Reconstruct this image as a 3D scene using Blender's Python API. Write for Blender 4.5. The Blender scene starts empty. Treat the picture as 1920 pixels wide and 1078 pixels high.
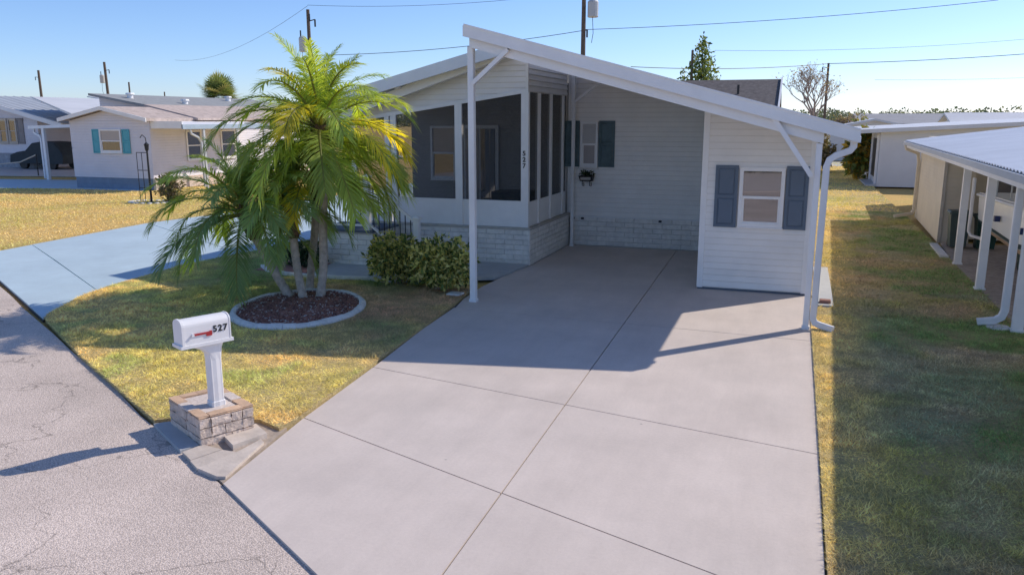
import bpy, math, random
import numpy as np
from mathutils import Vector, Matrix

SC = bpy.context.scene
COL = SC.collection
R = math.radians

# ------------------------------------------------------------------ camera, sky, sun, exposure
cam_d = bpy.data.cameras.new('camera')
cam = bpy.data.objects.new('camera', cam_d); COL.objects.link(cam)
cam.location = (0, 0, 2.8)
cam.rotation_euler = (R(90 - 11.82), 0, R(19.3))
cam_d.sensor_width = 36; cam_d.sensor_fit = 'HORIZONTAL'; cam_d.lens = 1500 / 1920 * 36
cam_d.clip_start = 0.1; cam_d.clip_end = 6000
SC.camera = cam

SUN_TO = Vector((0.875, 0.935, 1.0)).normalized()      # towards the sun
SUN_EL = math.asin(SUN_TO.z); SUN_AZ = math.atan2(SUN_TO.x, SUN_TO.y)
W = bpy.data.worlds.new('World'); SC.world = W; W.use_nodes = True
nt = W.node_tree; bg = nt.nodes['Background']
sky = nt.nodes.new('ShaderNodeTexSky'); sky.sky_type = 'NISHITA'; sky.sun_disc = False
sky.sun_elevation = SUN_EL; sky.sun_rotation = SUN_AZ
sky.air_density = 1.0; sky.dust_density = 1.2; sky.ozone_density = 9.0; sky.altitude = 1600
wb = nt.nodes.new('ShaderNodeVectorMath'); wb.operation = 'MULTIPLY'; wb.inputs[1].default_value = (1.09, .95, .92)      # camera white balance
nt.links.new(sky.outputs[0], wb.inputs[0]); nt.links.new(wb.outputs[0], bg.inputs[0]); bg.inputs[1].default_value = 0.092
sun_d = bpy.data.lights.new('sun', 'SUN'); sun_d.energy = 2.0; sun_d.angle = R(0.55); sun_d.color = (1.0, 0.91, 0.80)
sun = bpy.data.objects.new('sun', sun_d); COL.objects.link(sun); sun.location = (20, 20, 30)
sun.rotation_euler = SUN_TO.to_track_quat('Z', 'Y').to_euler()
SC.view_settings.view_transform = 'Standard'; SC.view_settings.look = 'None'
SC.view_settings.gamma = 1; SC.view_settings.use_curve_mapping = False
SC.view_settings.exposure = 1.0
SC.render.engine = 'CYCLES'; SC.cycles.use_denoising = True
SC.cycles.max_bounces = 8; SC.cycles.transparent_max_bounces = 16

# ------------------------------------------------------------------ helpers
rng = np.random.default_rng(7); random.seed(7)

def tag(o, label=None, cat=None, group=None, kind=None):
    if label: o['label'] = label
    if cat: o['category'] = cat
    if group: o['group'] = group
    if kind: o['kind'] = kind
    return o

def thing(name, loc, label, cat, group=None):
    o = bpy.data.objects.new(name, None); COL.objects.link(o); o.location = loc
    o.empty_display_size = 0.2
    return tag(o, label, cat, group)

def worigin(o):
    v = Vector((0, 0, 0))
    while o is not None:
        v += o.location; o = o.parent
    return v

class MB:
    """collects faces given in world coordinates; build() links them as one mesh object"""
    def __init__(s): s.v = []; s.f = []; s.c = []
    def add(s, vs, fs):
        b = len(s.v); s.v += [tuple(p) for p in vs]; s.f += [tuple(i + b for i in f) for f in fs]; return s
    def box(s, x0, x1, y0, y1, z0, z1):
        return s.hexa([(x0, y0, z0), (x1, y0, z0), (x1, y1, z0), (x0, y1, z0), (x0, y0, z1), (x1, y0, z1), (x1, y1, z1), (x0, y1, z1)])
    def hexa(s, p):
        return s.add(p, [(3, 2, 1, 0), (4, 5, 6, 7), (0, 1, 5, 4), (1, 2, 6, 5), (2, 3, 7, 6), (3, 0, 4, 7)])
    def bevbox(s, x0, x1, y0, y1, z0, z1, b):
        # box with chamfered upper edges and vertical corners
        def ring(i, z):
            return [(x0 + i, y0 + b, z), (x0 + b, y0 + i, z), (x1 - b, y0 + i, z), (x1 - i, y0 + b, z), (x1 - i, y1 - b, z), (x1 - b, y1 - i, z), (x0 + b, y1 - i, z), (x0 + i, y1 - b, z)]
        v = ring(0, z0) + ring(0, z1 - b) + ring(b * .9, z1)
        f = [tuple(range(7, -1, -1)), tuple(range(16, 24))]
        for k in (0, 8):
            f += [(k + i, k + (i + 1) % 8, k + 8 + (i + 1) % 8, k + 8 + i) for i in range(8)]
        return s.add(v, f)
    def obox(s, c, u, v, w):
        # oriented box: centre, three half vectors
        c, u, v, w = map(Vector, (c, u, v, w))
        p = [c - u - v - w, c + u - v - w, c + u + v - w, c - u + v - w, c - u - v + w, c + u - v + w, c + u + v + w, c - u + v + w]
        return s.hexa(p)
    def bar(s, a, b, w, h, up=(0, 0, 1)):
        a, b = Vector(a), Vector(b); d = b - a; n = d.normalized(); side = n.cross(Vector(up))
        if side.length < 1e-4: side = n.cross(Vector((0, 1, 0)))
        side.normalize(); u2 = side.cross(n).normalized()
        return s.obox((a + b) / 2, d / 2, side * w / 2, u2 * h / 2)
    def prism(s, poly, z0, z1):
        n = len(poly); zs0 = z0 if hasattr(z0, '__len__') else [z0] * n; zs1 = z1 if hasattr(z1, '__len__') else [z1] * n
        v = [(p[0], p[1], a) for p, a in zip(poly, zs0)] + [(p[0], p[1], a) for p, a in zip(poly, zs1)]
        f = [tuple(range(n - 1, -1, -1)), tuple(range(n, 2 * n))] + [(i, (i + 1) % n, n + (i + 1) % n, n + i) for i in range(n)]
        return s.add(v, f)
    def extr(s, pts, d):
        # planar polygon (3-D points) extruded by vector d
        n = len(pts); d = Vector(d); v = [Vector(p) for p in pts]; v = v + [p + d for p in v]
        f = [tuple(range(n)), tuple(range(2 * n - 1, n - 1, -1))] + [(i, n + i, n + (i + 1) % n, (i + 1) % n) for i in range(n)]
        return s.add(v, f)
    def tube(s, path, rad, n=8, cap=True):
        path = [Vector(p) for p in path]; m = len(path)
        rads = rad if hasattr(rad, '__len__') else [rad] * m
        prev = None; v = []
        for i, p in enumerate(path):
            t = (path[min(i + 1, m - 1)] - path[max(i - 1, 0)]).normalized()
            if prev is None:
                a = t.cross(Vector((0, 0, 1)));
                if a.length < 1e-3: a = t.cross(Vector((1, 0, 0)))
                a.normalize()
            else:
                a = (prev - t * prev.dot(t)).normalized()
            prev = a; b = t.cross(a)
            v += [p + (a * math.cos(2 * math.pi * k / n) + b * math.sin(2 * math.pi * k / n)) * rads[i] for k in range(n)]
        f = [(i * n + k, i * n + (k + 1) % n, (i + 1) * n + (k + 1) % n, (i + 1) * n + k) for i in range(m - 1) for k in range(n)]
        if cap: f += [tuple(range(n - 1, -1, -1)), tuple(range((m - 1) * n, m * n))]
        return s.add(v, f)
    def lathe(s, c, prof, n=16):
        c = Vector(c); m = len(prof)
        v = [c + Vector((r * math.cos(2 * math.pi * k / n), r * math.sin(2 * math.pi * k / n), z)) for r, z in prof for k in range(n)]
        f = [(i * n + k, i * n + (k + 1) % n, (i + 1) * n + (k + 1) % n, (i + 1) * n + k) for i in range(m - 1) for k in range(n)]
        f += [tuple(range(n - 1, -1, -1)), tuple(range((m - 1) * n, m * n))]
        return s.add(v, f)
    def mesh(s, name, off=Vector((0, 0, 0)), smooth=False):
        me = bpy.data.meshes.new(name)
        me.from_pydata([tuple(Vector(p) - off) for p in s.v], [], s.f)
        if smooth: me.polygons.foreach_set('use_smooth', [True] * len(me.polygons))
        me.update(); return me
    def build(s, name, mat, parent=None, smooth=False, base=None):
        off = worigin(parent) if parent is not None else (Vector(base) if base else Vector((0, 0, 0)))
        me = s.mesh(name, off, smooth)
        o = bpy.data.objects.new(name, me); COL.objects.link(o)
        if parent is not None: o.parent = parent
        elif base: o.location = base
        if mat: me.materials.append(mat)
        return o

def raw_mesh(name, verts, faces_flat, nper, mat, cols=None, smooth=False):
    """fast mesh from numpy: verts (n,3), loops flat, nper verts per face; cols per-vertex rgb"""
    me = bpy.data.meshes.new(name); nf = len(faces_flat) // nper
    me.vertices.add(len(verts)); me.vertices.foreach_set('co', np.asarray(verts, np.float32).ravel())
    me.loops.add(len(faces_flat)); me.loops.foreach_set('vertex_index', np.asarray(faces_flat, np.int32))
    me.polygons.add(nf); me.polygons.foreach_set('loop_start', np.arange(0, nf * nper, nper, dtype=np.int32))
    if smooth: me.polygons.foreach_set('use_smooth', np.ones(nf, bool))
    if cols is not None:
        a = me.color_attributes.new('col', 'FLOAT_COLOR', 'POINT')
        c = np.ones((len(verts), 4), np.float32); c[:, :3] = cols; a.data.foreach_set('color', c.ravel())
    me.update(calc_edges=True); me.validate()
    if mat: me.materials.append(mat)
    return me

def obj_from(name, me, parent=None, loc=(0, 0, 0), rot=(0, 0, 0), scale=1):
    o = bpy.data.objects.new(name, me); COL.objects.link(o); o.location = loc; o.rotation_euler = rot
    o.scale = (scale,) * 3 if not hasattr(scale, '__len__') else scale
    if parent is not None: o.parent = parent
    return o

# ------------------------------------------------------------------ value noise for scattered colours
_tab = rng.random((256, 256))
def vnoise(x, y, s):
    x = np.asarray(x) * s + 100.3; y = np.asarray(y) * s + 57.7
    xi = np.floor(x).astype(int); yi = np.floor(y).astype(int); fx = x - xi; fy = y - yi
    fx = fx * fx * (3 - 2 * fx); fy = fy * fy * (3 - 2 * fy)
    g = lambda a, b: _tab[a % 256, b % 256]
    return (g(xi, yi) * (1 - fx) + g(xi + 1, yi) * fx) * (1 - fy) + (g(xi, yi + 1) * (1 - fx) + g(xi + 1, yi + 1) * fx) * fy
def fbm(x, y, s): return (vnoise(x, y, s) + .5 * vnoise(x, y, s * 2.1) + .25 * vnoise(x, y, s * 4.3)) / 1.75

# ------------------------------------------------------------------ materials
def nodes_of(name):
    m = bpy.data.materials.new(name); m.use_nodes = True
    n = m.node_tree.nodes; l = m.node_tree.links
    return m, n, l, n['Principled BSDF']

def M(name, col, rough=.6, var=.1, scale=3., bump=0., bscale=60., rand=0., spec=.4, metal=0., dirt=0., laps=None, tint=None):
    """painted / stony surface: colour with two octaves of variation, optional relief, optional per-piece variation"""
    m, n, l, p = nodes_of(name)
    geo = n.new('ShaderNodeNewGeometry')
    t = n.new('ShaderNodeTexNoise'); t.inputs['Scale'].default_value = scale; t.inputs['Detail'].default_value = 6; t.inputs['Roughness'].default_value = .65
    l.new(geo.outputs['Position'], t.inputs['Vector'])
    mr = n.new('ShaderNodeMapRange'); mr.inputs['From Min'].default_value = .3; mr.inputs['From Max'].default_value = .7
    mr.inputs['To Min'].default_value = 1 - var; mr.inputs['To Max'].default_value = 1 + var
    l.new(t.outputs['Fac'], mr.inputs['Value'])
    fac = mr.outputs[0]
    if rand:
        oi = n.new('ShaderNodeObjectInfo'); rr = n.new('ShaderNodeMapRange')
        rr.inputs['To Min'].default_value = 1 - rand; rr.inputs['To Max'].default_value = 1 + rand
        l.new(oi.outputs['Random'], rr.inputs['Value'])
        mu = n.new('ShaderNodeMath'); mu.operation = 'MULTIPLY'; l.new(fac, mu.inputs[0]); l.new(rr.outputs[0], mu.inputs[1]); fac = mu.outputs[0]
    base = n.new('ShaderNodeMix'); base.data_type = 'RGBA'; base.inputs[6].default_value = (*col, 1)
    c2 = tint if tint else tuple(c * .8 for c in col)
    base.inputs[7].default_value = (*c2, 1)
    t2 = n.new('ShaderNodeTexNoise'); t2.inputs['Scale'].default_value = scale * .35; t2.inputs['Detail'].default_value = 5
    l.new(geo.outputs['Position'], t2.inputs['Vector'])
    m2 = n.new('ShaderNodeMapRange'); m2.inputs['From Min'].default_value = .45; m2.inputs['From Max'].default_value = .75; m2.inputs['To Max'].default_value = dirt if dirt else (.6 if tint else 0)
    l.new(t2.outputs['Fac'], m2.inputs['Value']); l.new(m2.outputs[0], base.inputs[0])
    vm = n.new('ShaderNodeVectorMath'); vm.operation = 'SCALE'
    l.new(base.outputs[2], vm.inputs[0]); l.new(fac, vm.inputs['Scale']); l.new(vm.outputs[0], p.inputs['Base Color'])
    p.inputs['Roughness'].default_value = rough; p.inputs['Specular IOR Level'].default_value = spec; p.inputs['Metallic'].default_value = metal
    hgt = None
    if bump:
        b = n.new('ShaderNodeTexNoise'); b.inputs['Scale'].default_value = bscale; b.inputs['Detail'].default_value = 4
        l.new(geo.outputs['Position'], b.inputs['Vector'])
        bn = n.new('ShaderNodeBump'); bn.inputs['Strength'].default_value = bump; bn.inputs['Distance'].default_value = .01
        l.new(b.outputs['Fac'], bn.inputs['Height']); l.new(bn.outputs[0], p.inputs['Normal'])
    if laps:
        sp = n.new('ShaderNodeSeparateXYZ'); l.new(geo.outputs['Position'], sp.inputs[0])
        d = n.new('ShaderNodeMath'); d.operation = 'DIVIDE'; l.new(sp.outputs['XYZ'.index(laps[0])], d.inputs[0]); d.inputs[1].default_value = laps[1]
        fr = n.new('ShaderNodeMath'); fr.operation = 'FRACT'; l.new(d.outputs[0], fr.inputs[0])
        bn = n.new('ShaderNodeBump'); bn.inputs['Strength'].default_value = .9; bn.inputs['Distance'].default_value = laps[2]; bn.invert = True
        l.new(fr.outputs[0], bn.inputs['Height']); l.new(bn.outputs[0], p.inputs['Normal'])
    return m

def leafmat(name, col=None, trans=.4, rough=.5, mul=1.0, rand=.12, tcol=None):
    """leaf: colour from the col attribute or a constant; part of the light passes through"""
    m, n, l, p = nodes_of(name); out = n['Material Output']
    if col is None:
        a = n.new('ShaderNodeAttribute'); a.attribute_name = 'col'; src = a.outputs['Color']
    else:
        a = n.new('ShaderNodeRGB'); a.outputs[0].default_value = (*col, 1); src = a.outputs[0]
    oi = n.new('ShaderNodeObjectInfo'); rr = n.new('ShaderNodeMapRange'); rr.inputs['To Min'].default_value = mul * (1 - rand); rr.inputs['To Max'].default_value = mul * (1 + rand)
    l.new(oi.outputs['Random'], rr.inputs['Value'])
    vm = n.new('ShaderNodeVectorMath'); vm.operation = 'SCALE'; l.new(src, vm.inputs[0]); l.new(rr.outputs[0], vm.inputs['Scale'])
    l.new(vm.outputs[0], p.inputs['Base Color']); p.inputs['Roughness'].default_value = rough; p.inputs['Specular IOR Level'].default_value = .35
    tr = n.new('ShaderNodeBsdfTranslucent')
    tm = n.new('ShaderNodeVectorMath'); tm.operation = 'MULTIPLY'; l.new(vm.outputs[0], tm.inputs[0]); tm.inputs[1].default_value = tcol or (1.25, 1.2, .6)
    l.new(tm.outputs[0], tr.inputs['Color'])
    mx = n.new('ShaderNodeMixShader'); mx.inputs[0].default_value = trans
    l.new(p.outputs[0], mx.inputs[1]); l.new(tr.outputs[0], mx.inputs[2]); l.new(mx.outputs[0], out.inputs['Surface'])
    return m

def screenmat(name, alpha, col):
    m, n, l, p = nodes_of(name); out = n['Material Output']
    p.inputs['Base Color'].default_value = (*col, 1); p.inputs['Roughness'].default_value = .8
    t = n.new('ShaderNodeBsdfTransparent'); mx = n.new('ShaderNodeMixShader')
    geo = n.new('ShaderNodeNewGeometry'); nz = n.new('ShaderNodeTexNoise'); nz.inputs['Scale'].default_value = 90; l.new(geo.outputs['Position'], nz.inputs['Vector'])
    mr = n.new('ShaderNodeMapRange'); mr.inputs['To Min'].default_value = alpha - .2; mr.inputs['To Max'].default_value = alpha + .2; l.new(nz.outputs['Fac'], mr.inputs['Value'])
    l.new(mr.outputs[0], mx.inputs[0]); l.new(t.outputs[0], mx.inputs[1]); l.new(p.outputs[0], mx.inputs[2]); l.new(mx.outputs[0], out.inputs['Surface'])
    return m

def glassmat(name, col, refl=.3, tint=(.8, .8, .82)):
    m, n, l, p = nodes_of(name); out = n['Material Output']
    p.inputs['Base Color'].default_value = (*col, 1); p.inputs['Roughness'].default_value = .5
    g = n.new('ShaderNodeBsdfGlossy'); g.inputs['Roughness'].default_value = .02; g.inputs['Color'].default_value = (*tint, 1)
    mx = n.new('ShaderNodeMixShader'); mx.inputs[0].default_value = refl
    l.new(p.outputs[0], mx.inputs[1]); l.new(g.outputs[0], mx.inputs[2]); l.new(mx.outputs[0], out.inputs['Surface'])
    return m

WHITE = M('white_aluminium', (.88, .865, .85), .42, .05, 2.5, dirt=.25)
SIDING = M('white_siding', (.90, .865, .82), .5, .05, 2., rand=.02, bump=.05, bscale=200, dirt=.2)
BACKING = M('wall_backing', (.78, .75, .7), .7, .05)
BRICKW = M('white_painted_brick', (.86, .825, .77), .8, .12, 9, bump=.5, bscale=60, rand=.07, dirt=.35)
MORTAR = M('mortar', (.6, .58, .55), .9, .15, 20, bump=.4)
LEDGE = M('ledge_stone', (.5, .46, .41), .8, .15, 12, bump=.3)
SHUT = M('slate_blue_vinyl', (.125, .165, .22), .5, .06, 3, dirt=.2)
SHUTD = M('dark_teal_vinyl', (.10, .155, .17), .5, .25, 4, dirt=.4)
SCREEN = screenmat('insect_screen', .42, (.03, .034, .038))
GLASS = glassmat('window_glass', (.06, .045, .038), .24)
GLASSD = glassmat('dark_glass', (.03, .03, .035), .25)
GLASSB = glassmat('blind_glass', (.42, .38, .37), .08)
BLINDS = M('window_blind', (.62, .6, .58), .6, .05, laps=('Z', .05, .02))
BLACK = M('black_metal', (.02, .021, .023), .45, .1)
FLAGRED = M('red_plastic', (.42, .03, .035), .4, .08)
PLASTIC = M('white_plastic', (.80, .79, .79), .38, .04, 5, dirt=.18)
DARKGAP = M('dark_trim', (.05, .055, .065), .7)
GREYPAINT = M('grey_concrete_paint', (.12, .14, .17), .7)
WOODPOLE = M('weathered_pole_wood', (.13, .10, .08), .85, .25, 6, bump=.4, bscale=30)
POLEGREY = M('transformer_grey', (.5, .52, .53), .5, .06)
DEADBARK = M('twig_bark', (.36, .28, .23), .9, .2, 8)

# painted concrete driveway
def concrete(name, col, tint, var=.05, rough=.75):
    m = M(name, col, rough, var, 1.1, bump=.12, bscale=140, tint=tint, rand=.015)
    return m
DRIVE = concrete('painted_drive_concrete', (.65, .565, .505), (.585, .52, .475), .085)
def add_specks(m, sc, size, dark):
    # sparse small dark spots: drips and dropped bits
    n = m.node_tree.nodes; l = m.node_tree.links; p = n['Principled BSDF']; src = p.inputs['Base Color'].links[0].from_socket
    geo = n.new('ShaderNodeNewGeometry'); v = n.new('ShaderNodeTexVoronoi'); v.inputs['Scale'].default_value = sc; l.new(geo.outputs['Position'], v.inputs['Vector'])
    r = n.new('ShaderNodeMapRange'); r.inputs['From Min'].default_value = size * .5; r.inputs['From Max'].default_value = size; r.inputs['To Min'].default_value = dark; r.inputs['To Max'].default_value = 1
    l.new(v.outputs['Distance'], r.inputs['Value'])
    w = n.new('ShaderNodeVectorMath'); w.operation = 'SCALE'; l.new(src, w.inputs[0]); l.new(r.outputs[0], w.inputs['Scale']); l.new(w.outputs[0], p.inputs['Base Color'])
add_specks(DRIVE, 1.3, .022, .62); add_specks(DRIVE, .37, .05, .93)
def add_grain(m, sc, lo, hi, stretch=None):
    n = m.node_tree.nodes; l = m.node_tree.links; p = n['Principled BSDF']; src = p.inputs['Base Color'].links[0].from_socket
    geo = n.new('ShaderNodeNewGeometry'); t = n.new('ShaderNodeTexNoise'); t.inputs['Scale'].default_value = sc; t.inputs['Detail'].default_value = 5; t.inputs['Roughness'].default_value = .75
    vec = geo.outputs['Position']
    if stretch:
        q = n.new('ShaderNodeVectorMath'); q.operation = 'MULTIPLY'; q.inputs[1].default_value = stretch; l.new(vec, q.inputs[0]); vec = q.outputs[0]
    l.new(vec, t.inputs['Vector'])
    r = n.new('ShaderNodeMapRange'); r.inputs['From Min'].default_value = .35; r.inputs['From Max'].default_value = .65; r.inputs['To Min'].default_value = lo; r.inputs['To Max'].default_value = hi
    l.new(t.outputs['Fac'], r.inputs['Value'])
    w = n.new('ShaderNodeVectorMath'); w.operation = 'SCALE'; l.new(src, w.inputs[0]); l.new(r.outputs[0], w.inputs['Scale']); l.new(w.outputs[0], p.inputs['Base Color'])
add_grain(DRIVE, 38, .955, 1.04); add_grain(DRIVE, 1.6, .96, 1.03, (2.2, .35, 1))      # aggregate, and faint wear along the wheel direction
DRIVEBED = M('joint_dirt', (.13, .125, .12), .95, .2, 20)
BLUEDRIVE = concrete('blue_painted_concrete', (.47, .59, .65), (.51, .62, .67))
add_grain(BLUEDRIVE, 30, .95, 1.04); add_grain(BLUEDRIVE, .9, .93, 1.05)
WALK = M('walk_concrete', (.48, .49, .49), .8, .08, 4, bump=.15, bscale=120, dirt=.25)
CURBC = M('curbing_concrete', (.74, .72, .68), .85, .18, 7, bump=.5, bscale=40, dirt=.5)
STONE = M('flagstone', (.60, .52, .45), .85, .14, 6, bump=.35, bscale=40, rand=.1, dirt=.4)
BLOCKFACE = M('split_face_block', (.66, .54, .45), .9, .3, 14, bump=1.0, bscale=45, rand=.12)
CAPTAN = M('tan_cap_brick', (.66, .45, .30), .85, .16, 10, bump=.4, rand=.16)
GRITFILL = M('planter_fill', (.66, .57, .51), .95, .2, 40, bump=.5, bscale=150)

# asphalt: pale worn aggregate with cracks
def asphalt():
    m, n, l, p = nodes_of('worn_asphalt')
    geo = n.new('ShaderNodeNewGeometry')
    a = n.new('ShaderNodeTexNoise'); a.inputs['Scale'].default_value = 55; a.inputs['Detail'].default_value = 5; a.inputs['Roughness'].default_value = .8
    b = n.new('ShaderNodeTexNoise'); b.inputs['Scale'].default_value = .9; b.inputs['Detail'].default_value = 5
    v = n.new('ShaderNodeTexVoronoi'); v.inputs['Scale'].default_value = 95; v.feature = 'F1'
    for t in (a, b, v): l.new(geo.outputs['Position'], t.inputs['Vector'])
    r = n.new('ShaderNodeValToRGB'); e = r.color_ramp.elements
    e[0].position = .3; e[0].color = (.55, .455, .39, 1); e[1].position = .72; e[1].color = (.90, .76, .665, 1)
    l.new(a.outputs['Fac'], r.inputs[0])
    mb = n.new('ShaderNodeMapRange'); mb.inputs['From Min'].default_value = .3; mb.inputs['From Max'].default_value = .7; mb.inputs['To Min'].default_value = .86; mb.inputs['To Max'].default_value = 1.14
    l.new(b.outputs['Fac'], mb.inputs['Value'])
    mv = n.new('ShaderNodeMapRange'); mv.inputs['From Min'].default_value = .1; mv.inputs['From Max'].default_value = .6; mv.inputs['To Min'].default_value = 1.35; mv.inputs['To Max'].default_value = .72
    l.new(v.outputs['Distance'], mv.inputs['Value'])
    mu = n.new('ShaderNodeMath'); mu.operation = 'MULTIPLY'; l.new(mb.outputs[0], mu.inputs[0]); l.new(mv.outputs[0], mu.inputs[1])
    # cracks: edges of large distorted cells, broken up by a mask
    dn = n.new('ShaderNodeTexNoise'); dn.inputs['Scale'].default_value = 2.2; dn.inputs['Detail'].default_value = 6; l.new(geo.outputs['Position'], dn.inputs['Vector'])
    ds = n.new('ShaderNodeVectorMath'); ds.operation = 'SCALE'; ds.inputs['Scale'].default_value = .9; l.new(dn.outputs['Color'], ds.inputs[0])
    ad = n.new('ShaderNodeVectorMath'); l.new(geo.outputs['Position'], ad.inputs[0]); l.new(ds.outputs[0], ad.inputs[1])
    cv = n.new('ShaderNodeTexVoronoi'); cv.feature = 'DISTANCE_TO_EDGE'; cv.inputs['Scale'].default_value = .62; l.new(ad.outputs[0], cv.inputs['Vector'])
    cr = n.new('ShaderNodeMapRange'); cr.inputs['From Min'].default_value = .002; cr.inputs['From Max'].default_value = .008; cr.inputs['To Min'].default_value = .6; cr.inputs['To Max'].default_value = 1
    l.new(cv.outputs['Distance'], cr.inputs['Value'])
    cm = n.new('ShaderNodeTexNoise'); cm.inputs['Scale'].default_value = 1.3; l.new(geo.outputs['Position'], cm.inputs['Vector'])
    cmr = n.new('ShaderNodeMapRange'); cmr.inputs['From Min'].default_value = .42; cmr.inputs['From Max'].default_value = .52; l.new(cm.outputs['Fac'], cmr.inputs['Value'])
    cx = n.new('ShaderNodeMix'); cx.data_type = 'FLOAT'; l.new(cmr.outputs[0], cx.inputs[0]); cx.inputs[2].default_value = 1; l.new(cr.outputs[0], cx.inputs[3])
    m3 = n.new('ShaderNodeMath'); m3.operation = 'MULTIPLY'; l.new(mu.outputs[0], m3.inputs[0]); l.new(cx.outputs[0], m3.inputs[1])
    s = n.new('ShaderNodeVectorMath'); s.operation = 'SCALE'; l.new(r.outputs[0], s.inputs[0]); l.new(m3.outputs[0], s.inputs['Scale'])
    l.new(s.outputs[0], p.inputs['Base Color']); p.inputs['Roughness'].default_value = .9; p.inputs['Specular IOR Level'].default_value = .2
    bn = n.new('ShaderNodeBump'); bn.inputs['Strength'].default_value = .5; bn.inputs['Distance'].default_value = .008; l.new(v.outputs['Distance'], bn.inputs['Height'])
    l.new(bn.outputs[0], p.inputs['Normal'])
    return m
ASPHALT = asphalt()

def turf(name, a, b, c, sc=1.0):
    """short dormant turf seen from afar / the thatch under the blades"""
    m, n, l, p = nodes_of(name)
    geo = n.new('ShaderNodeNewGeometry')
    t = n.new('ShaderNodeTexNoise'); t.inputs['Scale'].default_value = .45 * sc; t.inputs['Detail'].default_value = 5
    u = n.new('ShaderNodeTexNoise'); u.inputs['Scale'].default_value = 26 * sc; u.inputs['Detail'].default_value = 6; u.inputs['Roughness'].default_value = .8
    for q in (t, u): l.new(geo.outputs['Position'], q.inputs['Vector'])
    r = n.new('ShaderNodeValToRGB'); e = r.color_ramp.elements
    e[0].position = .36; e[0].color = (*a, 1); e[1].position = .64; e[1].color = (*c, 1); k = e.new(.5); k.color = (*b, 1)
    l.new(t.outputs['Fac'], r.inputs[0])
    mr = n.new('ShaderNodeMapRange'); mr.inputs['From Min'].default_value = .3; mr.inputs['From Max'].default_value = .7; mr.inputs['To Min'].default_value = .55; mr.inputs['To Max'].default_value = 1.4
    l.new(u.outputs['Fac'], mr.inputs['Value'])
    s = n.new('ShaderNodeVectorMath'); s.operation = 'SCALE'; l.new(r.outputs[0], s.inputs[0]); l.new(mr.outputs[0], s.inputs['Scale']); l.new(s.outputs[0], p.inputs['Base Color'])
    p.inputs['Roughness'].default_value = 1; p.inputs['Specular IOR Level'].default_value = .05
    bn = n.new('ShaderNodeBump'); bn.inputs['Strength'].default_value = .8; bn.inputs['Distance'].default_value = .04; l.new(u.outputs['Fac'], bn.inputs['Height']); l.new(bn.outputs[0], p.inputs['Normal'])
    return m
TURF = turf('turf_thatch', (.52, .42, .24), (.64, .49, .25), (.50, .44, .20))
TURFFAR = turf('far_turf', (.62, .44, .17), (.70, .48, .19), (.56, .44, .17), .6)
DIRT = M('bare_soil', (.40, .33, .27), .95, .25, 8, bump=.6, bscale=30)
MULCH = M('red_mulch', (.42, .20, .15), .95, .35, 30, bump=.9, bscale=70)
BLADE = leafmat('grass_blade', None, .3, .7, mul=1.45, tcol=(1.15, 1.1, .7))

# ------------------------------------------------------------------ ground, street, driveways
def flat(name, poly, z, mat, thick=.06, kind='structure'):
    o = MB().prism(poly, z - thick, z).build(name, mat); tag(o, kind=kind); return o

gm = MB(); gm.add([(-3000, -3000, -.075), (3000, -3000, -.075), (3000, 3000, -.075), (-3000, 3000, -.075)], [(0, 1, 2, 3)])
tag(gm.build('ground', TURFFAR), kind='structure')

SD = Vector((.8637, -.504, 0)); SN = Vector((.504, .8637, 0))      # along the street, and from the street towards the house
S0 = Vector((-4.11, 4.77, 0))
def street_pt(along, into): p = S0 + SD * along + SN * into; return (p.x, p.y)
# uneven far edge of the asphalt
edge = []
for i in range(121):
    a = -60 + i
    edge.append(street_pt(a, .035 * (vnoise(a, 3.3, 1.7) - .5) * 2))
flat('street', edge + [street_pt(60, -8.2), street_pt(-60, -8.2)], -.02, ASPHALT)

# lawns as raised sheets
LAWN_F = [(-4.33, 5.86), (-4.32, 6.2), (-4.49, 7.8), (-4.66, 9.6), (-4.86, 11.3), (-5.0, 12.2), (-8.6, 12.25), (-9.4, 12.6), (-9.5, 13.6), (-10.6, 14.9), (-10.85, 15.2), (-11.05, 13.86), (-11.2, 12.4), (-11.0, 10.6), (-10.75, 9.6), (-10.2, 8.5), (-10.0, 8.3), (-7.9, 6.99), (-5.56, 5.64), (-5.30, 5.86), (-4.62, 5.98)]
flat('front_lawn', LAWN_F, .02, TURF, .08)
LAWN_R = [(.37, 1.0), (4.5, 1.0), (3.05, 11.6), (3.2, 26.6), (3.2, 60), (-1, 60), (.36, 26), (.36, 11.2)]
flat('side_lawn', LAWN_R, .02, TURF, .08)
LAWN_L = [(-16.35, 12.4), (-16.9, 17.6), (-16.3, 20.6), (-16.3, 40), (-23.2, 40), (-24.2, 25.4), (-28.6, 25.2), (-33, 24.0), (-38, 24.6), (-38, 24.2)]
flat('neighbour_lawn', LAWN_L, .02, TURFFAR, .08)

# driveway of jointed slabs
dr = tag(flat('driveway', [(-4.13, 4.8), (.36, 2.05), (.38, 17.62), (-4.76, 17.62), (-4.76, 14.7), (-4.95, 13.4), (-4.9, 11.6), (-4.5, 7.8), (-4.3, 6.2)], -.03, DRIVEBED, .04), kind='structure')
def cj(y): return -1.92 - .03 * (y - 4.1)
def lj(y): return np.interp(y, [4.77, 6.2, 7.8, 9.6, 11.54, 13.2, 14.65], [-4.11, -4.29, -4.49, -4.66, -4.86, -4.86, -4.80])
g = .007
rows = [((-4.08, 4.765), (.35, 2.05), 'street'), ((-4.29, 6.2), (.35, 4.49), None), ((-4.45, 7.85), (.36, 6.92), None), ((-4.74, 10.93), (.37, 10.72), None), ((-4.76, 17.62), (.38, 17.62), None)]
def on(row, x):
    (xa, ya), (xb, yb), _ = row; return ya + (yb - ya) * (x - xa) / (xb - xa)
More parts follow.
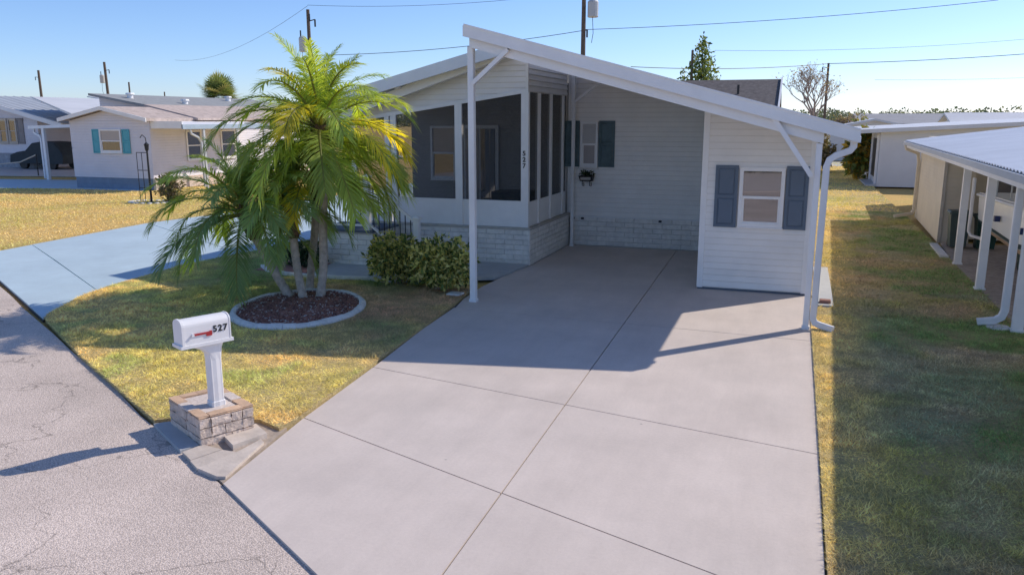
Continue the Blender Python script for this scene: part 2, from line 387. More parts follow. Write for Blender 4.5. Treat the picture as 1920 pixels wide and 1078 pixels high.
for i in range(4):
    a, b = rows[i], rows[i + 1]
    for side in (0, 1):
        if side == 0:
            yb0 = on(a, a[0][0]); poly = []
            xm0 = cj(on(a, -2)); xm1 = cj(on(b, -2))
            poly = [(a[0][0], a[0][1] + g), (xm0 - g, on(a, xm0) + g), (xm1 - g, on(b, xm1) - g), (b[0][0], b[0][1] - g)]
            if i == 2: poly[3:] = [(-4.76, 10.93 - g), (-4.66, 9.6)]
            if i == 3: poly = [(a[0][0], a[0][1] + g), poly[1], poly[2], (-4.77, 17.62), (-4.77, 14.72), (-4.9, 13.45), (-4.93, 12.5), (-4.86, 11.54)]
        else:
            xm0 = cj(on(a, -2)); xm1 = cj(on(b, -2))
            poly = [(xm0 + g, on(a, xm0) + g), (a[1][0], a[1][1] + g), (b[1][0], b[1][1] - g), (xm1 + g, on(b, xm1) - g)]
        MB().prism(poly, -.028, 0).build('slab', DRIVE, dr)

# the blue driveway next door
bd = tag(flat('blue_driveway', [(-10.12, 8.36), (-12.63, 9.83), (-16.2, 11.9), (-16.9, 17.6), (-16.3, 21), (-16.3, 40), (-10.9, 40), (-10.9, 14.7), (-11.08, 13.86), (-11.26, 12.33), (-10.92, 10.07)], -.03, DRIVEBED, .04), kind='structure')
MB().prism([(-10.12, 8.37), (-12.6, 9.82), (-16.2, 11.92), (-16.4, 13.5), (-14.14, 12.1), (-10.87, 10.06), (-10.75, 9.6)], -.028, .0).build('slab', BLUEDRIVE, bd)
MB().prism([(-10.89, 10.09), (-14.14, 12.13), (-16.42, 13.53), (-16.85, 17.5), (-11.0, 14.0), (-11.2, 13.2), (-11.26, 12.33)], -.028, .001).build('slab', BLUEDRIVE, bd)
MB().prism([(-11.0, 14.03), (-16.85, 17.53), (-16.3, 21), (-16.3, 40), (-10.95, 40), (-10.9, 14.7)], -.028, .0).build('slab', BLUEDRIVE, bd)

# neighbour's far drive, pale and blue
tag(flat('far_blue_drive', [(-24.7, 25.75), (-30, 24.7), (-45, 22.4), (-45, 27.2), (-36, 28.6), (-28.6, 30)], -.0, BLUEDRIVE, .05), kind='structure')
tag(flat('far_grey_drive', [(-34, 31.6), (-50, 28.5), (-60, 40), (-44, 42), (-34, 40)], .0, DRIVE, .05), kind='structure')
tag(flat('carport_soil', [(3.0, 10.5), (3.12, 18.2), (3.3, 20.6), (9, 20.6), (9, 10.5)], .026, DIRT, .05), kind='structure')
# walk in front of the entry steps
fw = tag(flat('front_walk', [(-8.35, 12.25), (-6.6, 12.42), (-4.97, 13.28), (-4.86, 13.9), (-4.80, 14.68), (-6.3, 14.68), (-8.5, 13.5)], .03, WALK, .06), kind='structure')
# little side pad by the shed
pad = tag(flat('side_pad', [(.46, 12.75), (.70, 12.75), (.72, 16.2), (.46, 16.2)], .045, WALK, .06), kind='structure')

# the lot across the street (seen mirrored in the storage window)
tag(flat('opposite_driveway', [street_pt(-14, -8.2), street_pt(10, -8.2), (9, -19), (-14, -19)], .0, DRIVE, .05), kind='structure')
# broken apron stones between planter and street
tag(flat('verge_soil', [(-5.57, 5.66), (-4.11, 4.8), (-4.31, 5.95), (-4.62, 6.0), (-5.3, 5.9)], -.012, DIRT, .05), kind='structure')
fs = thing('flagstone', (-4.5, 5.6, -.02), 'pale flat flagstone lying against the right side of the mailbox planter', 'paving stone')
MB().prism([(-4.70, 5.53), (-4.44, 5.35), (-4.33, 5.68), (-4.57, 5.84)], -.02, .04).build('slab', STONE, fs)
ap = thing('apron_slab', (-4.5, 5.1, -.02), 'cracked concrete apron slab between planter, street and driveway corner', 'paving slab')
for pl, zt in (([(-4.80, 5.14), (-4.62, 5.03), (-4.52, 5.30), (-4.75, 5.33)], .012), ([(-4.615, 5.02), (-4.46, 4.92), (-4.36, 5.30), (-4.515, 5.30)], .008), ([(-4.45, 4.915), (-4.20, 4.84), (-4.13, 4.86), (-4.27, 5.55), (-4.34, 5.6), (-4.355, 5.31)], .013)):
    MB().prism(pl, -.02, zt).build('slab_piece', STONE, ap)
ap2 = thing('shaded_slab', (-5.15, 5.4, -.02), 'smooth grey slab in the shadow left of the mailbox planter', 'paving slab')
MB().prism([(-5.52, 5.58), (-4.84, 5.16), (-4.77, 5.31), (-5.42, 5.68)], -.02, .012).build('slab', WALK, ap2)

# ------------------------------------------------------------------ grass blades
def inpoly(x, y, poly):
    r = np.zeros(len(x), bool); n = len(poly)
    for i in range(n):
        x0, y0 = poly[i]; x1, y1 = poly[(i + 1) % n]
        if y0 == y1: continue
        c = ((y0 > y) != (y1 > y)) & (x < (x1 - x0) * (y - y0) / (y1 - y0) + x0); r ^= c
    return r
def grass(name, label, poly, dens, h, w, colf, holes=(), region=None):
    xs = [p[0] for p in poly]; ys = [p[1] for p in poly]
    x0, x1, y0, y1 = region or (min(xs), max(xs), min(ys), max(ys))
    n = int((x1 - x0) * (y1 - y0) * dens)
    x = rng.uniform(x0, x1, n); y = rng.uniform(y0, y1, n)
    k = inpoly(x, y, poly)
    for hx, hy, ra, rb, ang in holes:
        c, s = math.cos(ang), math.sin(ang); u = (x - hx) * c + (y - hy) * s; v = -(x - hx) * s + (y - hy) * c
        k &= (u / ra) ** 2 + (v / rb) ** 2 > 1
    x, y = x[k], y[k]; n = len(x)
    clump = .35 + 1.1 * vnoise(x, y, 3.1) * (.5 + vnoise(x, y, 11.)); clump = clump * np.where(rng.random(n) < .13, 2.4, 1.0)
    hh = h * rng.uniform(.5, 1.15, n) * clump; ang = rng.uniform(0, 2 * math.pi, n); lean = rng.uniform(1.0, 3.2, n) * h
    dx, dy = np.cos(ang), np.sin(ang); a2 = rng.uniform(0, 2 * math.pi, n); ww = w * rng.uniform(.6, 1.4, n)
    b = np.stack([x, y, np.full(n, .018)], 1); sx = np.stack([np.cos(a2), np.sin(a2), np.zeros(n)], 1) * (ww / 2)[:, None]
    tip = b + np.stack([dx * lean, dy * lean, hh], 1)
    v = np.empty((n, 3, 3)); v[:, 0] = b - sx; v[:, 1] = b + sx; v[:, 2] = tip
    c = colf(x, y, n); cc = np.repeat(c[:, None], 3, 1) * np.array([.85, .85, 1.1])[None, :, None]
    me = raw_mesh(name, v.reshape(-1, 3), np.arange(3 * n), 3, BLADE, cc.reshape(-1, 3))
    o = obj_from(name, me); tag(o, label, 'grass', kind='stuff'); return o
STRAW = np.array([.80, .62, .27]); OLIVE = np.array([.56, .53, .18]); GREEN = np.array([.27, .40, .14]); BROWN = np.array([.54, .40, .25])
GREY = np.array([.50, .47, .36])
def mixc(a, b, t): return a * (1 - t)[:, None] + b * t[:, None]
def col_front(x, y, n):
    d = (np.stack([x, y], 1) - np.array([S0.x, S0.y])) @ np.array([SN.x, SN.y])     # distance from the street
    f = fbm(x, y, .9); t = np.clip((f - .42) * 5, 0, 1)
    near = mixc(STRAW, OLIVE * 1.1, t * .7); near = mixc(near, GREEN * 1.3, np.clip((vnoise(x, y, 2.3) - .66) * 3, 0, .4))
    far = mixc(BROWN * 1.12, OLIVE * .85, t * .8); far = mixc(far, GREEN * .8, np.clip((fbm(x + 9, y, .6) - .48) * 4 + np.clip((-7.2 - x) * .25, 0, .5), 0, .9))
    rb = np.clip((x + 6.6) * 1.2, 0, 1) * np.clip((fbm(x - 5, y, 1.3) - .25) * 3, 0, 1)
    far = mixc(far, np.array([.52, .33, .22])[None].repeat(n, 0), rb * .75)
    c = mixc(near, far, np.clip((d - 2.0) / 1.4, 0, 1))
    return c * rng.uniform(.5, 1.45, n)[:, None] * (.75 + .5 * vnoise(x, y, 7.))[:, None]
def col_side(x, y, n):
    f = fbm(x, y, .8); t = np.clip((f - .4) * 4.5, 0, 1)
    c = mixc(BROWN * 1.05, OLIVE * .8, t); c = mixc(c, GREEN * .85, np.clip((fbm(x + 30, y, .7) - .455) * 6 + np.clip((x - 1.5) * .4, -.15, .5), 0, .95))
    c = mixc(c, GREY, np.clip((fbm(x + 4, y + 8, 1.1) - .5) * 3, 0, .5))
    st = np.clip((.95 + .02 * y - x) * 2.2, 0, .8); c = mixc(c, STRAW * 1.05, st * (.55 + .45 * vnoise(x, y, 1.4)))  # brighter straw strip beside the driveway: the sunlit band put into the blade colour
    return c * rng.uniform(.5, 1.45, n)[:, None] * (.75 + .5 * vnoise(x, y, 7.))[:, None]
def col_far(x, y, n):
    c = mixc(STRAW * 1.1, OLIVE * 1.15, np.clip((fbm(x, y, .5) - .4) * 3, 0, .8)); return c * rng.uniform(.75, 1.25, n)[:, None]
hole = [(-6.9, 10.02, 1.02, 1.3, R(19.3)), (-5.0, 5.64, .33, .30, 0), (-6.05, 12.45, 1.0, .4, 0)]
grass('front_grass', 'short straw and green turf of the front lawn', LAWN_F, 6500, .022, .0075, col_front, hole)
grass('side_grass', 'mixed brown and green turf along the shaded side yard', LAWN_R, 9000, .02, .0065, col_side, [(.58, 14.4, .17, 1.8, 0)], (.37, 3.4, 4.5, 12.2))
grass('side_grass_beyond', 'mixed turf of the side yard beyond the carport posts', LAWN_R, 2200, .025, .012, col_side, [(.58, 14.4, .17, 1.8, 0)], (.37, 3.4, 12.2, 27))
grass('back_grass', 'sunlit yellow turf behind the houses on the right', LAWN_R, 300, .03, .03, col_far, [], (-1, 4, 27, 58))
grass('neighbour_grass', 'sunlit yellow turf of the lawn next door', LAWN_L, 260, .03, .03, col_far, [], (-38, -16.3, 12.4, 30))

# ------------------------------------------------------------------ wall builders
class Frame:
    """wall plane: origin at ground, u along the wall, n outward"""
    def __init__(s, o, u, n): s.o = Vector(o); s.u = Vector(u); s.n = Vector(n)
    def p(s, u, z, d=0.): return s.o + s.u * u + s.n * d + Vector((0, 0, z))

def siding(fr, parent, lim, z0, z1, mat, pitch=.104, holes=()):
    """one lapped board per course; lim(z) -> list of (u0, u1) spans at height z; holes cut as (u0,u1,z0,z1)"""
    z = z0
    while z < z1 - .012:
        zt = min(z + pitch, z1); zm = (z + zt) / 2
        lo = lim(z + .001); hi = lim(zt - .001)
        for (a0, a1), (b0, b1) in zip(lo, hi):
            if a1 - a0 < .03: continue
            if b1 - b0 < .02: b0 = b1 = (b0 + b1) / 2; b1 += .01
            spans = [(a0, a1, b0, b1)]
            for h in holes:
                if h[2] < zm < h[3]:
                    nx = []
                    for s in spans:
                        if h[0] <= s[0] and h[1] >= s[1]: continue
                        if h[1] <= s[0] or h[0] >= s[1]: nx.append(s); continue
                        if h[0] > s[0]: nx.append((s[0], h[0], s[2], h[0]))
                        if h[1] < s[1]: nx.append((h[1], s[1], h[1], s[3]))
                    spans = nx
            for c0, c1, d0, d1 in spans:
                if c1 - c0 < .03: continue
                j = .0012 * random.random()
                zq = z + min(.011, (zt - z) * .3)
                P_ = [fr.p(c0, zq, 0), fr.p(c1, zq, 0), fr.p(c1, zq, .024 + j), fr.p(c0, zq, .024 + j), fr.p(d0, zt, 0), fr.p(d1, zt, 0), fr.p(d1, zt, .006), fr.p(d0, zt, .006)]
                if fr.u.cross(fr.n).z < 0: P_ = [P_[1], P_[0], P_[3], P_[2], P_[5], P_[4], P_[7], P_[6]]
                MB().hexa(P_).build('siding_board', mat, parent)
        z = zt

def bricks(fr, parent, u0, u1, z0, courses, mat, L=.385, H=.1, joint=.007, proud=.02, phase=0.):
    for k in range(courses):
        u = u0 - ((k % 2) * L / 2 + phase) % L
        while u < u1:
            a, b = max(u, u0), min(u + L - joint, u1)
            if b - a > .02:
                d = proud + random.uniform(-.004, .004); za, zb = z0 + k * H, z0 + (k + 1) * H - joint
                i = .006
                P_ = [fr.p(a, za, 0), fr.p(b, za, 0), fr.p(b, zb, 0), fr.p(a, zb, 0), fr.p(a + i, za + i, d), fr.p(b - i, za + i, d), fr.p(b - i, zb - i, d), fr.p(a + i, zb - i, d),
                      fr.p(a, za, d - i), fr.p(b, za, d - i), fr.p(b, zb, d - i), fr.p(a, zb, d - i)]
                m = MB(); m.add(P_, [(4, 5, 6, 7), (8, 9, 5, 4), (9, 10, 6, 5), (10, 11, 7, 6), (11, 8, 4, 7), (0, 1, 9, 8), (1, 2, 10, 9), (2, 3, 11, 10), (3, 0, 8, 11)])
                m.build('brick', mat, parent)
            u += L

def fbox(fr, u0, u1, z0, z1, d0, d1, m=None):
    m = m or MB(); p = fr.p
    return m.hexa([p(u0, z0, d0), p(u1, z0, d0), p(u1, z0, d1), p(u0, z0, d1), p(u0, z1, d0), p(u1, z1, d0), p(u1, z1, d1), p(u0, z1, d1)])

def window(fr, parent, u0, u1, z0, z1, frame_mat, up_mat, low_mat, t=.055, mid=.5, d=.02):
    """single-hung window: frame > meeting rail, two panes, sill"""
    f = MB()
    fbox(fr, u0, u0 + t, z0, z1, d, d + .045, f); fbox(fr, u1 - t, u1, z0, z1, d, d + .045, f)
    fbox(fr, u0 + t, u1 - t, z0, z0 + t, d, d + .045, f); fbox(fr, u0 + t, u1 - t, z1 - t, z1, d, d + .045, f)
    w = f.build('window', frame_mat, parent)
    zm = z0 + (z1 - z0) * mid
    fbox(fr, u0 + t, u1 - t, zm - .022, zm + .022, d, d + .038).build('meeting_rail', frame_mat, w)
    fbox(fr, u0 + t, u1 - t, zm + .022, z1 - t, d + .004, d + .018).build('pane', up_mat, w)
    m = MB(); fbox(fr, u0 + t, u1 - t, z0 + t, zm - .022, d, d + .010, m); m.build('pane', low_mat, w)
    s = MB(); k = t * .5
    fbox(fr, u0 + t, u0 + t + k, z0 + t, zm - .022, d, d + .024, s); fbox(fr, u1 - t - k, u1 - t, z0 + t, zm - .022, d, d + .024, s); fbox(fr, u0 + t + k, u1 - t - k, z0 + t, z0 + t + k, d, d + .024, s)
    s.build('sash', frame_mat, w)
    fbox(fr, u0 - .01, u1 + .01, z0 - .02, z0 - .001, d, d + .06).build('sill', frame_mat, w)
    return w

def shutter(fr, parent, u0, u1, z0, z1, mat, d=.018, split=.5):
    """raised-panel shutter: slab, surround and two sunk panels"""
    m = MB(); fbox(fr, u0, u1, z0, z1, d, d + .012, m)
    t = .045; zm = z0 + (z1 - z0) * split
    for a, b, c, e in ((u0, u0 + t, z0, z1), (u1 - t, u1, z0, z1), (u0 + t, u1 - t, z0, z0 + t), (u0 + t, u1 - t, z1 - t, z1), (u0 + t, u1 - t, zm - t / 2, zm + t / 2)):
        fbox(fr, a, b, c, e, d + .012, d + .028, m)
    s = m.build('shutter', mat, parent)
    for c, e in ((z0 + t, zm - t / 2), (zm + t / 2, z1 - t)):
        i = .03; q = fr.p; a, b = u0 + t + i, u1 - t - i
        MB().hexa([q(a - .02, c + i - .02, d + .012), q(b + .02, c + i - .02, d + .012), q(b, c + i, d + .022), q(a, c + i, d + .022), q(a - .02, e - i + .02, d + .012), q(b + .02, e - i + .02, d + .012), q(b, e - i, d + .022), q(a, e - i, d + .022)]).build('shutter_panel', mat, s)
    return s

def text_mesh(s, size, depth=.004):
    c = bpy.data.curves.new('numerals', 'FONT'); c.body = s; c.size = size; c.extrude = depth; c.align_x = 'CENTER'; c.align_y = 'CENTER'; c.offset = .0025 * size / .1; c.space_character = 1.18
    o = bpy.data.objects.new('tmp', c); COL.objects.link(o)
    dg = bpy.context.evaluated_depsgraph_get(); me = bpy.data.meshes.new_from_object(o.evaluated_get(dg))
    bpy.data.objects.remove(o); bpy.data.curves.remove(c); return me

def downspout(path, w, h, mat, parent, name='downspout'):
    m = MB()
    pts = [Vector(p) for p in path]
    n = len(pts); ring = []
    for i, p in enumerate(pts):
        t = (pts[min(i + 1, n - 1)] - pts[max(i - 1, 0)]).normalized()
        ref = Vector((0, 1, 0)) if abs(t.y) < .8 else Vector((1, 0, 0))
        a = t.cross(ref).normalized(); b = a.cross(t).normalized(); c = .25
        for (x, y) in ((1, 1 - c), (1 - c, 1), (-1 + c, 1), (-1, 1 - c), (-1, -1 + c), (-1 + c, -1), (1 - c, -1), (1, -1 + c)):
            ring.append(p + a * x * w / 2 + b * y * h / 2)
    f = [(i * 8 + k, i * 8 + (k + 1) % 8, (i + 1) * 8 + (k + 1) % 8, (i + 1) * 8 + k) for i in range(n - 1) for k in range(8)]
    f += [tuple(range(7, -1, -1)), tuple(range((n - 1) * 8, n * 8))]
    m.add(ring, f); return m.build(name, mat, parent)

# ------------------------------------------------------------------ the white mobile home
home = thing('mobile_home', (-4.8, 17, 0), 'white sided mobile home numbered 527 with screened porch, storage room and sloping carport roof', 'house')
XA, XB = -8.76, -4.78          # porch skirt extent
YP = 14.70                    # porch skirt face
YR = 17.65                    # carport back wall
FP = Frame((0, YP + .03, 0), (1, 0, 0), (0, -1, 0))
FS = Frame((XB - .03, 0, 0), (0, 1, 0), (1, 0, 0))
FR = Frame((0, YR, 0), (1, 0, 0), (0, -1, 0))
def roof_r(x): return 2.57 + .271 * (.76 - x)          # underside of the carport roof sheet
def roof_l(x): return 3.82 + .25 * (x + 5.82)          # underside of the left roof sheet

# brick skirt
sk = MB().box(XA, XB - .03, YP + .03, YR + .05, -.06, .69).build('porch_skirt', MORTAR, home)
bricks(FP, sk, -8.0, XB, 0, 7, BRICKW)
bricks(FS, sk, YP + .0, YR - .02, 0, 7, BRICKW, phase=.1)
l = MB(); l.box(XA, XB + .012, YP - .012, YP + .17, .694, .735); l.box(XB - .17, XB + .012, YP + .17, YR - .02, .694, .735); l.build('skirt_ledge', LEDGE, home)
sk2 = MB().box(XB + .002, .3, YR + .035, YR + .3, -.06, .66).build('wall_skirt', MORTAR, home)
FRK = Frame((0, YR + .035, 0), (1, 0, 0), (0, -1, 0))
bricks(FRK, sk2, XB + .01, -1.43, 0, 6, BRICKW, L=.42, H=.11, joint=.006)

# carport back wall with boards
bw = MB().extr([(XB - .08, YR + .04, .66), (.3, YR + .04, .66), (.3, YR + .04, roof_r(.3)), (XB - .08, YR + .04, roof_r(XB - .08))], (0, .12, 0)).build('carport_wall', BACKING, home)
FRW = Frame((0, YR + .04, 0), (1, 0, 0), (0, -1, 0))
def lim_back(z):
    x1 = min(-1.43, .76 - (z - 2.57) / .271); return [(XB - .02, x1)]
siding(FRW, bw, lim_back, .665, roof_r(XB) + .02, SIDING, .104, [(-4.60, -4.13, 1.75, 2.78)])
fbox(FRW, XB - .02, -1.43, .645, .672, 0, .03).build('starter_strip', WHITE, bw)
window(FRW, home, -4.56, -4.16, 1.77, 2.76, WHITE, BLINDS, GLASSB, t=.05, d=.018)
shutter(FRW, home, -4.94, -4.585, 1.77, 2.78, SHUTD)
shutter(FRW, home, -4.145, -3.785, 1.77, 2.78, SHUTD)
for x in (-4.70, -4.48, -2.72):
    MB().box(x - .03, x + .03, YR - .04, YR + .01, .59, .63).build('hose_bib', DARKGAP, home)

# porch interior
YI = YR + .05
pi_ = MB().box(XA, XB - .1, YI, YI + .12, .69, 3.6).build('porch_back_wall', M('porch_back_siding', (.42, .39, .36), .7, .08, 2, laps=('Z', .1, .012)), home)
FI = Frame((0, YI, 0), (1, 0, 0), (0, -1, 0))
window(FI, home, -8.25, -7.58, 1.40, 2.66, WHITE, GLASSB, GLASSD, d=.0)
dm = MB(); fbox(FI, -7.42, -6.52, .74, 2.68, 0, .05, dm); dm.build('porch_door_frame', WHITE, home)
fbox(FI, -7.34, -7.0, .82, 2.6, .052, .06).build('porch_door_pane', GLASSB, home)
fbox(FI, -6.96, -6.60, .82, 2.6, .052, .06).build('porch_door_pane', GLASSD, home)
MB().box(XA, XB - .1, YP + .2, YI, .70, .73).build('porch_floor', WALK, home)
MB().box(-6.3, -5.5, 16.6, 17.3, .73, 1.25).build('porch_bench', DARKGAP, home)

# screened walls: posts, kick panels, screens, header
YW = YP + .10; XW = XB - .10
def ztop(x): return 3.31 + .147 * (x + 4.99)           # sloping head of the screens
cols = [(-8.75, -8.6), (-7.92, -7.82), (-7.78, -7.66), (-6.37, -6.22), (-4.99, XW + .04)]
for a, b in cols:
    MB().hexa([(a, YW - .03, .737), (b, YW - .03, .737), (b, YW + .06, .737), (a, YW + .06, .737), (a, YW - .03, ztop(a)), (b, YW - .03, ztop(b)), (b, YW + .06, ztop(b)), (a, YW + .06, ztop(a))]).build('porch_post', WHITE, home)
for (a0, a1), (b0, b1) in zip(cols[:-1], cols[1:]):
    if b0 - a1 < .2: continue
    kz = 1.22 if a1 > -8 else .86
    MB().box(a1, b0, YW, YW + .03, .737, kz).build('kick_panel', WHITE, home)
    MB().box(a1, b0, YW - .012, YW + .04, kz, kz + .03).build('screen_rail', WHITE, home)
    MB().hexa([(a1, YW + .012, kz + .03), (b0, YW + .012, kz + .03), (b0, YW + .016, kz + .03), (a1, YW + .016, kz + .03), (a1, YW + .012, ztop(a1)), (b0, YW + .012, ztop(b0)), (b0, YW + .016, ztop(b0)), (a1, YW + .016, ztop(a1))]).build('insect_screen', SCREEN, home)
sm = [(YW + .06, YW + .06), (15.50, 15.60), (16.33, 16.42), (17.26, 17.34), (17.6, 17.62)]
for a, b in sm[1:4]:
    MB().box(XW - .05, XW + .03, a, b, .737, 3.32).build('porch_mullion', WHITE, home)
for (a0, a1), (b0, b1) in zip(sm[:-1], sm[1:]):
    MB().box(XW - .03, XW, a1, b0, .737, 1.22).build('kick_panel', WHITE, home)
    MB().box(XW - .016, XW - .012, a1, b0, 1.22, 3.32).build('insect_screen', SCREEN, home)
# siding above the screens
gw = MB().extr([(XA, YW + .03, ztop(XA)), (XW - .02, YW + .03, ztop(XW)), (XW - .02, YW + .03, 4.0), (-5.2, YW + .03, roof_l(-5.2)), (XA, YW + .03, roof_l(XA))], (0, .08, 0)).build('gable_wall', BACKING, home)
FG = Frame((0, YW + .03, 0), (1, 0, 0), (0, -1, 0))
def lim_gab(z):
    # between the sloping head and the roof
    lo = (z - 3.31) / .147 - 4.99; hi = (z - 3.74) / .25 - 5.82
    return [(max(XA, hi), min(XW - .005, lo if z < ztop(XW) else 9))]
z = 2.66
siding(FG, gw, lim_gab, 2.66, 3.95, SIDING, .104)
MB().hexa([(XA, YW - .034, ztop(XA) - .02), (XW + .03, YW - .034, ztop(XW) - .02), (XW + .03, YW + .05, ztop(XW) - .02), (XA, YW + .05, ztop(XA) - .02), (XA, YW - .034, ztop(XA) + .05), (XW + .03, YW - .034, ztop(XW) + .05), (XW + .03, YW + .05, ztop(XW) + .05), (XA, YW + .05, ztop(XA) + .05)]).build('screen_header', WHITE, home)
sw = MB().box(XW - .1, XW - .005, YW + .04, YR, 3.32, 3.93).build('side_wall', BACKING, home)
siding(Frame((XW - .005, 0, 0), (0, 1, 0), (1, 0, 0)), sw, lambda z: [(YW + .03, YR - .03)], 3.33, 3.93, SIDING)
MB().box(XW - .03, XW + .02, YW + .0, YW + .045, 3.33, 3.95).build('corner_trim', SIDING, home)
# vertical house number on the corner post
for k, ch in enumerate('527'):
    me = text_mesh(ch, .125, .003); o = obj_from('house_number', me, home); me.materials.append(BLACK)
    o.location = Vector((-4.925, YW - .034, 2.165 - .118 * k)) - worigin(home); o.rotation_euler = (R(90), 0, 0)

# roofs
lr = MB(); x0, x1 = -8.95, -5.08
lr.hexa([(x0, 14.25, roof_l(x0)), (x1, 14.25, roof_l(x1)), (x1, 31, roof_l(x1)), (x0, 31, roof_l(x0)), (x0, 14.25, roof_l(x0) + .16), (x1, 14.25, roof_l(x1) + .16), (x1, 31, roof_l(x1) + .16), (x0, 31, roof_l(x0) + .16)])
lroof = lr.build('porch_roof', WHITE, home)
MB().hexa([(x0 - .02, 14.2, roof_l(x0) - .03), (x1 + .1, 14.2, roof_l(x1 + .1) - .03), (x1 + .1, 14.246, roof_l(x1 + .1) - .03), (x0 - .02, 14.246, roof_l(x0) - .03), (x0 - .02, 14.2, roof_l(x0) + .19), (x1 + .1, 14.2, roof_l(x1 + .1) + .19), (x1 + .1, 14.246, roof_l(x1 + .1) + .19), (x0 - .02, 14.246, roof_l(x0) + .19)]).build('fascia', WHITE, lroof)
def trim(x): return 3.12 + .317 * (x + 7.93)
MB().hexa([(-8.9, 14.45, trim(-8.9) - .06), (-5.0, 14.45, trim(-5.0) - .06), (-5.0, 14.55, trim(-5.0) - .06), (-8.9, 14.55, trim(-8.9) - .06), (-8.9, 14.45, trim(-8.9) + .12), (-5.0, 14.45, trim(-5.0) + .12), (-5.0, 14.55, trim(-5.0) + .12), (-8.9, 14.55, trim(-8.9) + .12)]).build('gable_trim', SIDING, lroof)
MB().box(-7.42, -7.33, 14.3, 14.4, trim(-7.4) + .1, roof_l(-7.4)).build('roof_support', WHITE, lroof)

RX0, RX1, RY0 = -4.66, .76, 11.2
cr = MB()
def rhex(m, xa, xb, ya, yb, lo, hi):
    return m.hexa([(xa, ya, roof_r(xa) + lo), (xb, ya, roof_r(xb) + lo), (xb, yb, roof_r(xb) + lo), (xa, yb, roof_r(xa) + lo), (xa, ya, roof_r(xa) + hi), (xb, ya, roof_r(xb) + hi), (xb, yb, roof_r(xb) + hi), (xa, yb, roof_r(xa) + hi)])
croof = rhex(cr, RX0 + .02, RX1 - .02, RY0 + .05, 31, .03, .10).build('carport_roof', WHITE, home)
rhex(MB(), RX0, RX1, RY0, RY0 + .046, -.055, .115).build('fascia', WHITE, croof)
rhex(MB(), RX0 - .004, RX1 + .004, RY0 - .012, RY0 + .05, .098, .122).build('drip_edge', WHITE, croof)
MB().box(RX0 - .03, RX0 + .015, RY0 + .02, 14.2, roof_r(RX0) - .05, roof_r(RX0) + .1).build('high_side_fascia', WHITE, croof)
rhex(MB(), RX0 + .04, .33, 11.30, 11.42, -.19, -.001).build('front_beam', WHITE, croof)
rhex(MB(), RX0 + .04, -1.42, 17.38, 17.48, -.16, -.001).build('rear_beam', WHITE, croof)
MB().box(RX0, RX0 + .1, 11.43, 17.37, roof_r(RX0) - .16, roof_r(RX0) - .03).build('high_side_beam', WHITE, croof)
for k in range(16):       # roof pan ribs seen from below
    y = 11.75 + .4 * k
    if y < 17.3: rhex(MB(), RX0 + .1, .6, y, y + .03, -.02, .029).build('roof_rib', WHITE, croof)
MB().bevbox(.66, .775, RY0 + .06, 31, roof_r(.76) - .055, roof_r(.76) + .03, .01).build('gutter', WHITE, croof)
# posts and braces
def post(x, y, z1, w=.078, name='carport_post'):
    m = MB(); m.bevbox(x - w / 2, x + w / 2, y - w / 2, y + w / 2, 0, z1, .008)
    o = m.build(name, WHITE, home)
    MB().bevbox(x - w / 2 - .012, x + w / 2 + .012, y - w / 2 - .012, y + w / 2 + .012, 0, .045, .006).build('post_base', WHITE, o); return o
post(-4.64, 11.42, 3.86, .095); post(.285, 11.36, 2.5); post(-4.665, 17.42, 3.75, .07)
br = MB(); br.bar((-4.58, 11.34, 3.33), (-4.0, 11.27, 3.79), .06, .075, (0, 1, 0)); br.build('brace', WHITE, home)
br = MB(); br.bar((.21, 11.28, 2.08), (-.30, 11.27, 2.82), .06, .075, (0, 1, 0)); br.build('brace', WHITE, home)
br = MB(); br.bar((-4.63, 17.34, 3.18), (-4.06, 17.34, 3.60), .05, .05, (0, 1, 0)); br.build('brace', WHITE, home)

# storage room at the end of the carport
SX0, SX1, SY = -1.42, .30, 13.60
FSH = Frame((0, SY, 0), (1, 0, 0), (0, -1, 0))
st = MB().extr([(SX0, SY, .035), (SX1, SY, .035), (SX1, SY, roof_r(SX1) - .06), (SX0, SY, roof_r(SX0) - .06)], (0, YR - SY + .03, 0)).build('storage_wall', BACKING, home)
def lim_sh(z): return [(SX0 + .075, min(SX1 - .06, .76 - (z - 2.40) / .271))]
siding(FSH, st, lim_sh, .045, roof_r(SX0) - .12, SIDING, .104, [(-.85, -.11, 1.07, 2.06)])
siding(Frame((SX0, 0, 0), (0, -1, 0), (-1, 0, 0)), st, lambda z: [(-YR, -SY - .06)], .045, 2.95, SIDING)
siding(Frame((SX1, 0, 0), (0, 1, 0), (1, 0, 0)), st, lambda z: [(SY + .06, YR)], .045, 2.48, SIDING)
for x, dx, zt in ((SX0, 0, roof_r(SX0)), (SX1, 0, roof_r(SX1))):
    s = 1 if x == SX0 else -1
    MB().box(min(x - s * .02, x + s * .075), max(x - s * .02, x + s * .075), SY - .022, SY + .06, .03, zt - .08).build('corner_trim', WHITE, home)
MB().box(SX0 - .01, SX1 + .01, SY - .002, YR, -.02, .033).build('storage_plinth', GREYPAINT, home)
rhex(MB(), SX0 - .02, SX1 + .03, SY - .035, SY + .05, -.20, -.02).build('storage_header', WHITE, home)
window(FSH, home, -.83, -.13, 1.09, 2.05, WHITE, GLASS, GLASS, t=.058, mid=.5)
shutter(FSH, home, -1.215, -.855, 1.07, 2.08, SHUT)
shutter(FSH, home, -.135 + .02, .225, 1.07, 2.08, SHUT)
